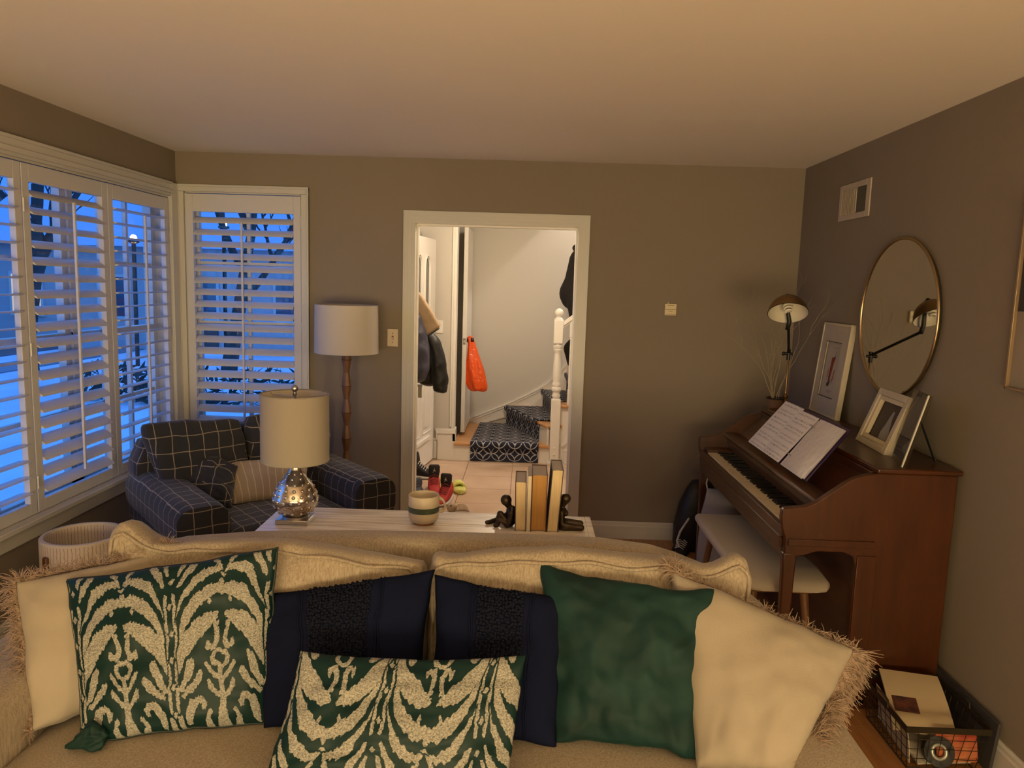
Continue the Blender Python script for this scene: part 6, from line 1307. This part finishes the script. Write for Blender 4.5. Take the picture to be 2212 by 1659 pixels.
def tree(label, x, y, h, sd):
    r = random.Random(sd); mb = MB(); tr_ = MB()
    t = thing('bare_tree', label, 'tree', (x, y, GZ), group=None)
    def br(p, d, L, rad_, dep, mb_):
        pts = [Vector(p)]; d = Vector(d).normalized()
        for i in range(5):
            d = (d+Vector((r.uniform(-.15, .15), r.uniform(-.15, .15), .05))).normalized(); pts.append(pts[-1]+d*L/5)
        mb_.tube(pts, [rad_*(1-.12*i) for i in range(6)], 5, caps=False)
        if dep:
            for k_ in range(4 if dep > 2 else 3):
                q_ = pts[2+k_ % 4]; a = r.uniform(0, 2*PI); br(q_, d*.7+Vector((math.cos(a), math.sin(a), r.uniform(.2, .7)))*.8, L*r.uniform(.5, .68), rad_*.5, dep-1, mb)
    br((x, y, GZ), (0, 0, 1), h*.5, h*.025, 4, tr_); tr_.build('trunk', barkm, t); mb.build('branches', barkm, t, kind='stuff')
for i, (x, y, h, lb) in enumerate(((-9.2, 10.5, 9, 'bare tree nearest the left window, its trunk dark against the snow'), (-10.4, 15.5, 8, 'bare tree behind the nearest one on the front lawn'), (-21, 13, 10, 'bare tree in front of the pale house across the street'), (-20.5, 29, 10, 'bare tree across the street in front of the brown house'), (-6.8, 17, 8, 'bare tree left of the porch light beyond the back window'), (-22, 2, 9, 'bare tree in front of the darker house across the street'), (-3.5, 19, 8, 'bare tree at the right side beyond the back window'))): tree(lb, x, y, h, 100+i)
hd = MB(); r = random.Random(5)
for i in range(420):
    c = Vector((r.uniform(-8, -3), r.uniform(12.5, 13.4), GZ+r.uniform(0, .6))); d = Vector((r.uniform(-1, 1), r.uniform(-1, 1), r.uniform(-.3, 1))).normalized()*.18; e = d.cross(Vector((r.random(), r.random(), r.random()))).normalized()*.05
    hd.add([c-d, c+e, c+d, c-e], [(0, 1, 2, 3)])
ho = hd.build('hedge', mat('hedge_leaf', (.02, .03, .025), .9)); tag(ho, 'dark low hedge in the snow beyond the back window', 'hedge'); ho['kind'] = 'stuff'
def lamp_post(label, x, y, z):
    t = thing('street_lamp', label, 'street lamp', (x, y, GZ)); mb = MB(); mb.tube([(x, y, GZ), (x, y, z-.12)], .05, 8); mb.build('post', blackm, t)
    mb = MB(); mb.lathe([(.05, -.14), (.13, -.10), (.13, -.06), (.04, -.05)], (x, y, z), 12); mb.build('lantern_base', blackm, t)
    mb = MB(); mb.sphere((x, y, z), .075, 12, 8); mb.build('lit_globe', mat('lamp_glow', (1.0, .62, .22), .3, emis=30), t); point('street_lamp_light', (x, y, z-.3), 12, (1, .6, .25), .1)
lamp_post('lit street lamp seen through the top of the back window', -7.35, 18.3, 2.93)
lamp_post('lit street lamp seen through the right panel of the left window', -9.4, 18.0, 2.52)
cr_ = thing('parked_car', 'dark parked car on the street beyond the left shutters', 'car', (-15.2, 15.5, GZ))
mb = MB(); body_ = [(-2.2, .35), (-2.25, .75), (-1.5, .92), (-.9, 1.40), (.7, 1.42), (1.4, .98), (2.15, .85), (2.25, .4)]
mb.prism([(15.5+a, GZ+z) for a, z in body_], 0, -16.05, -14.35); mb.build('body', mat('car_paint', (.03, .035, .05), .3), cr_, bevel=.08)
for yy in (14.1, 16.9):
    for xx in (-16.08, -14.5): mb = MB(); mb.lathe([(.32, 0), (.33, .03), (.33, .17), (.32, .2)], (xx, yy, GZ+.34), 20, ax=(1, 0, 0)); mb.build('wheel', dark, cr_, smooth=40)
mb = MB(); mb.prism([(15.5+a, GZ+z) for a, z in ((-.95, .95), (-.75, 1.34), (.6, 1.36), (1.15, .98))], 0, -16.06, -14.34); mb.build('side_glass', mat('dusk_pane', (.03, .05, .09), .1), cr_)

# repeats carry a shared group phrase
GR = {'book': 'hardbacks and paperback between the bookends', 'navy_pillow': 'navy pillows on the sofa', 'fringed_pillow': 'cream fringed pillows on the sofa', 'plaid_pillow': 'plaid pillows on the armchair', 'high_top_sneaker': 'pair of red and black sneakers', 'slide_sandal': 'pair of yellow slide sandals',
      'bookend_figurine': 'bronze figure bookends', 'sheet_music': 'sheets of music on the piano', 'bare_tree': 'bare trees outside', 'house': 'houses across the snow', 'street_lamp': 'lit street lamps outside', 'paper_sheet': 'papers in the wire basket'}
for o in sc.objects:
    if o.parent is None and o.name.split('.')[0] in GR: o['group'] = GR[o.name.split('.')[0]]
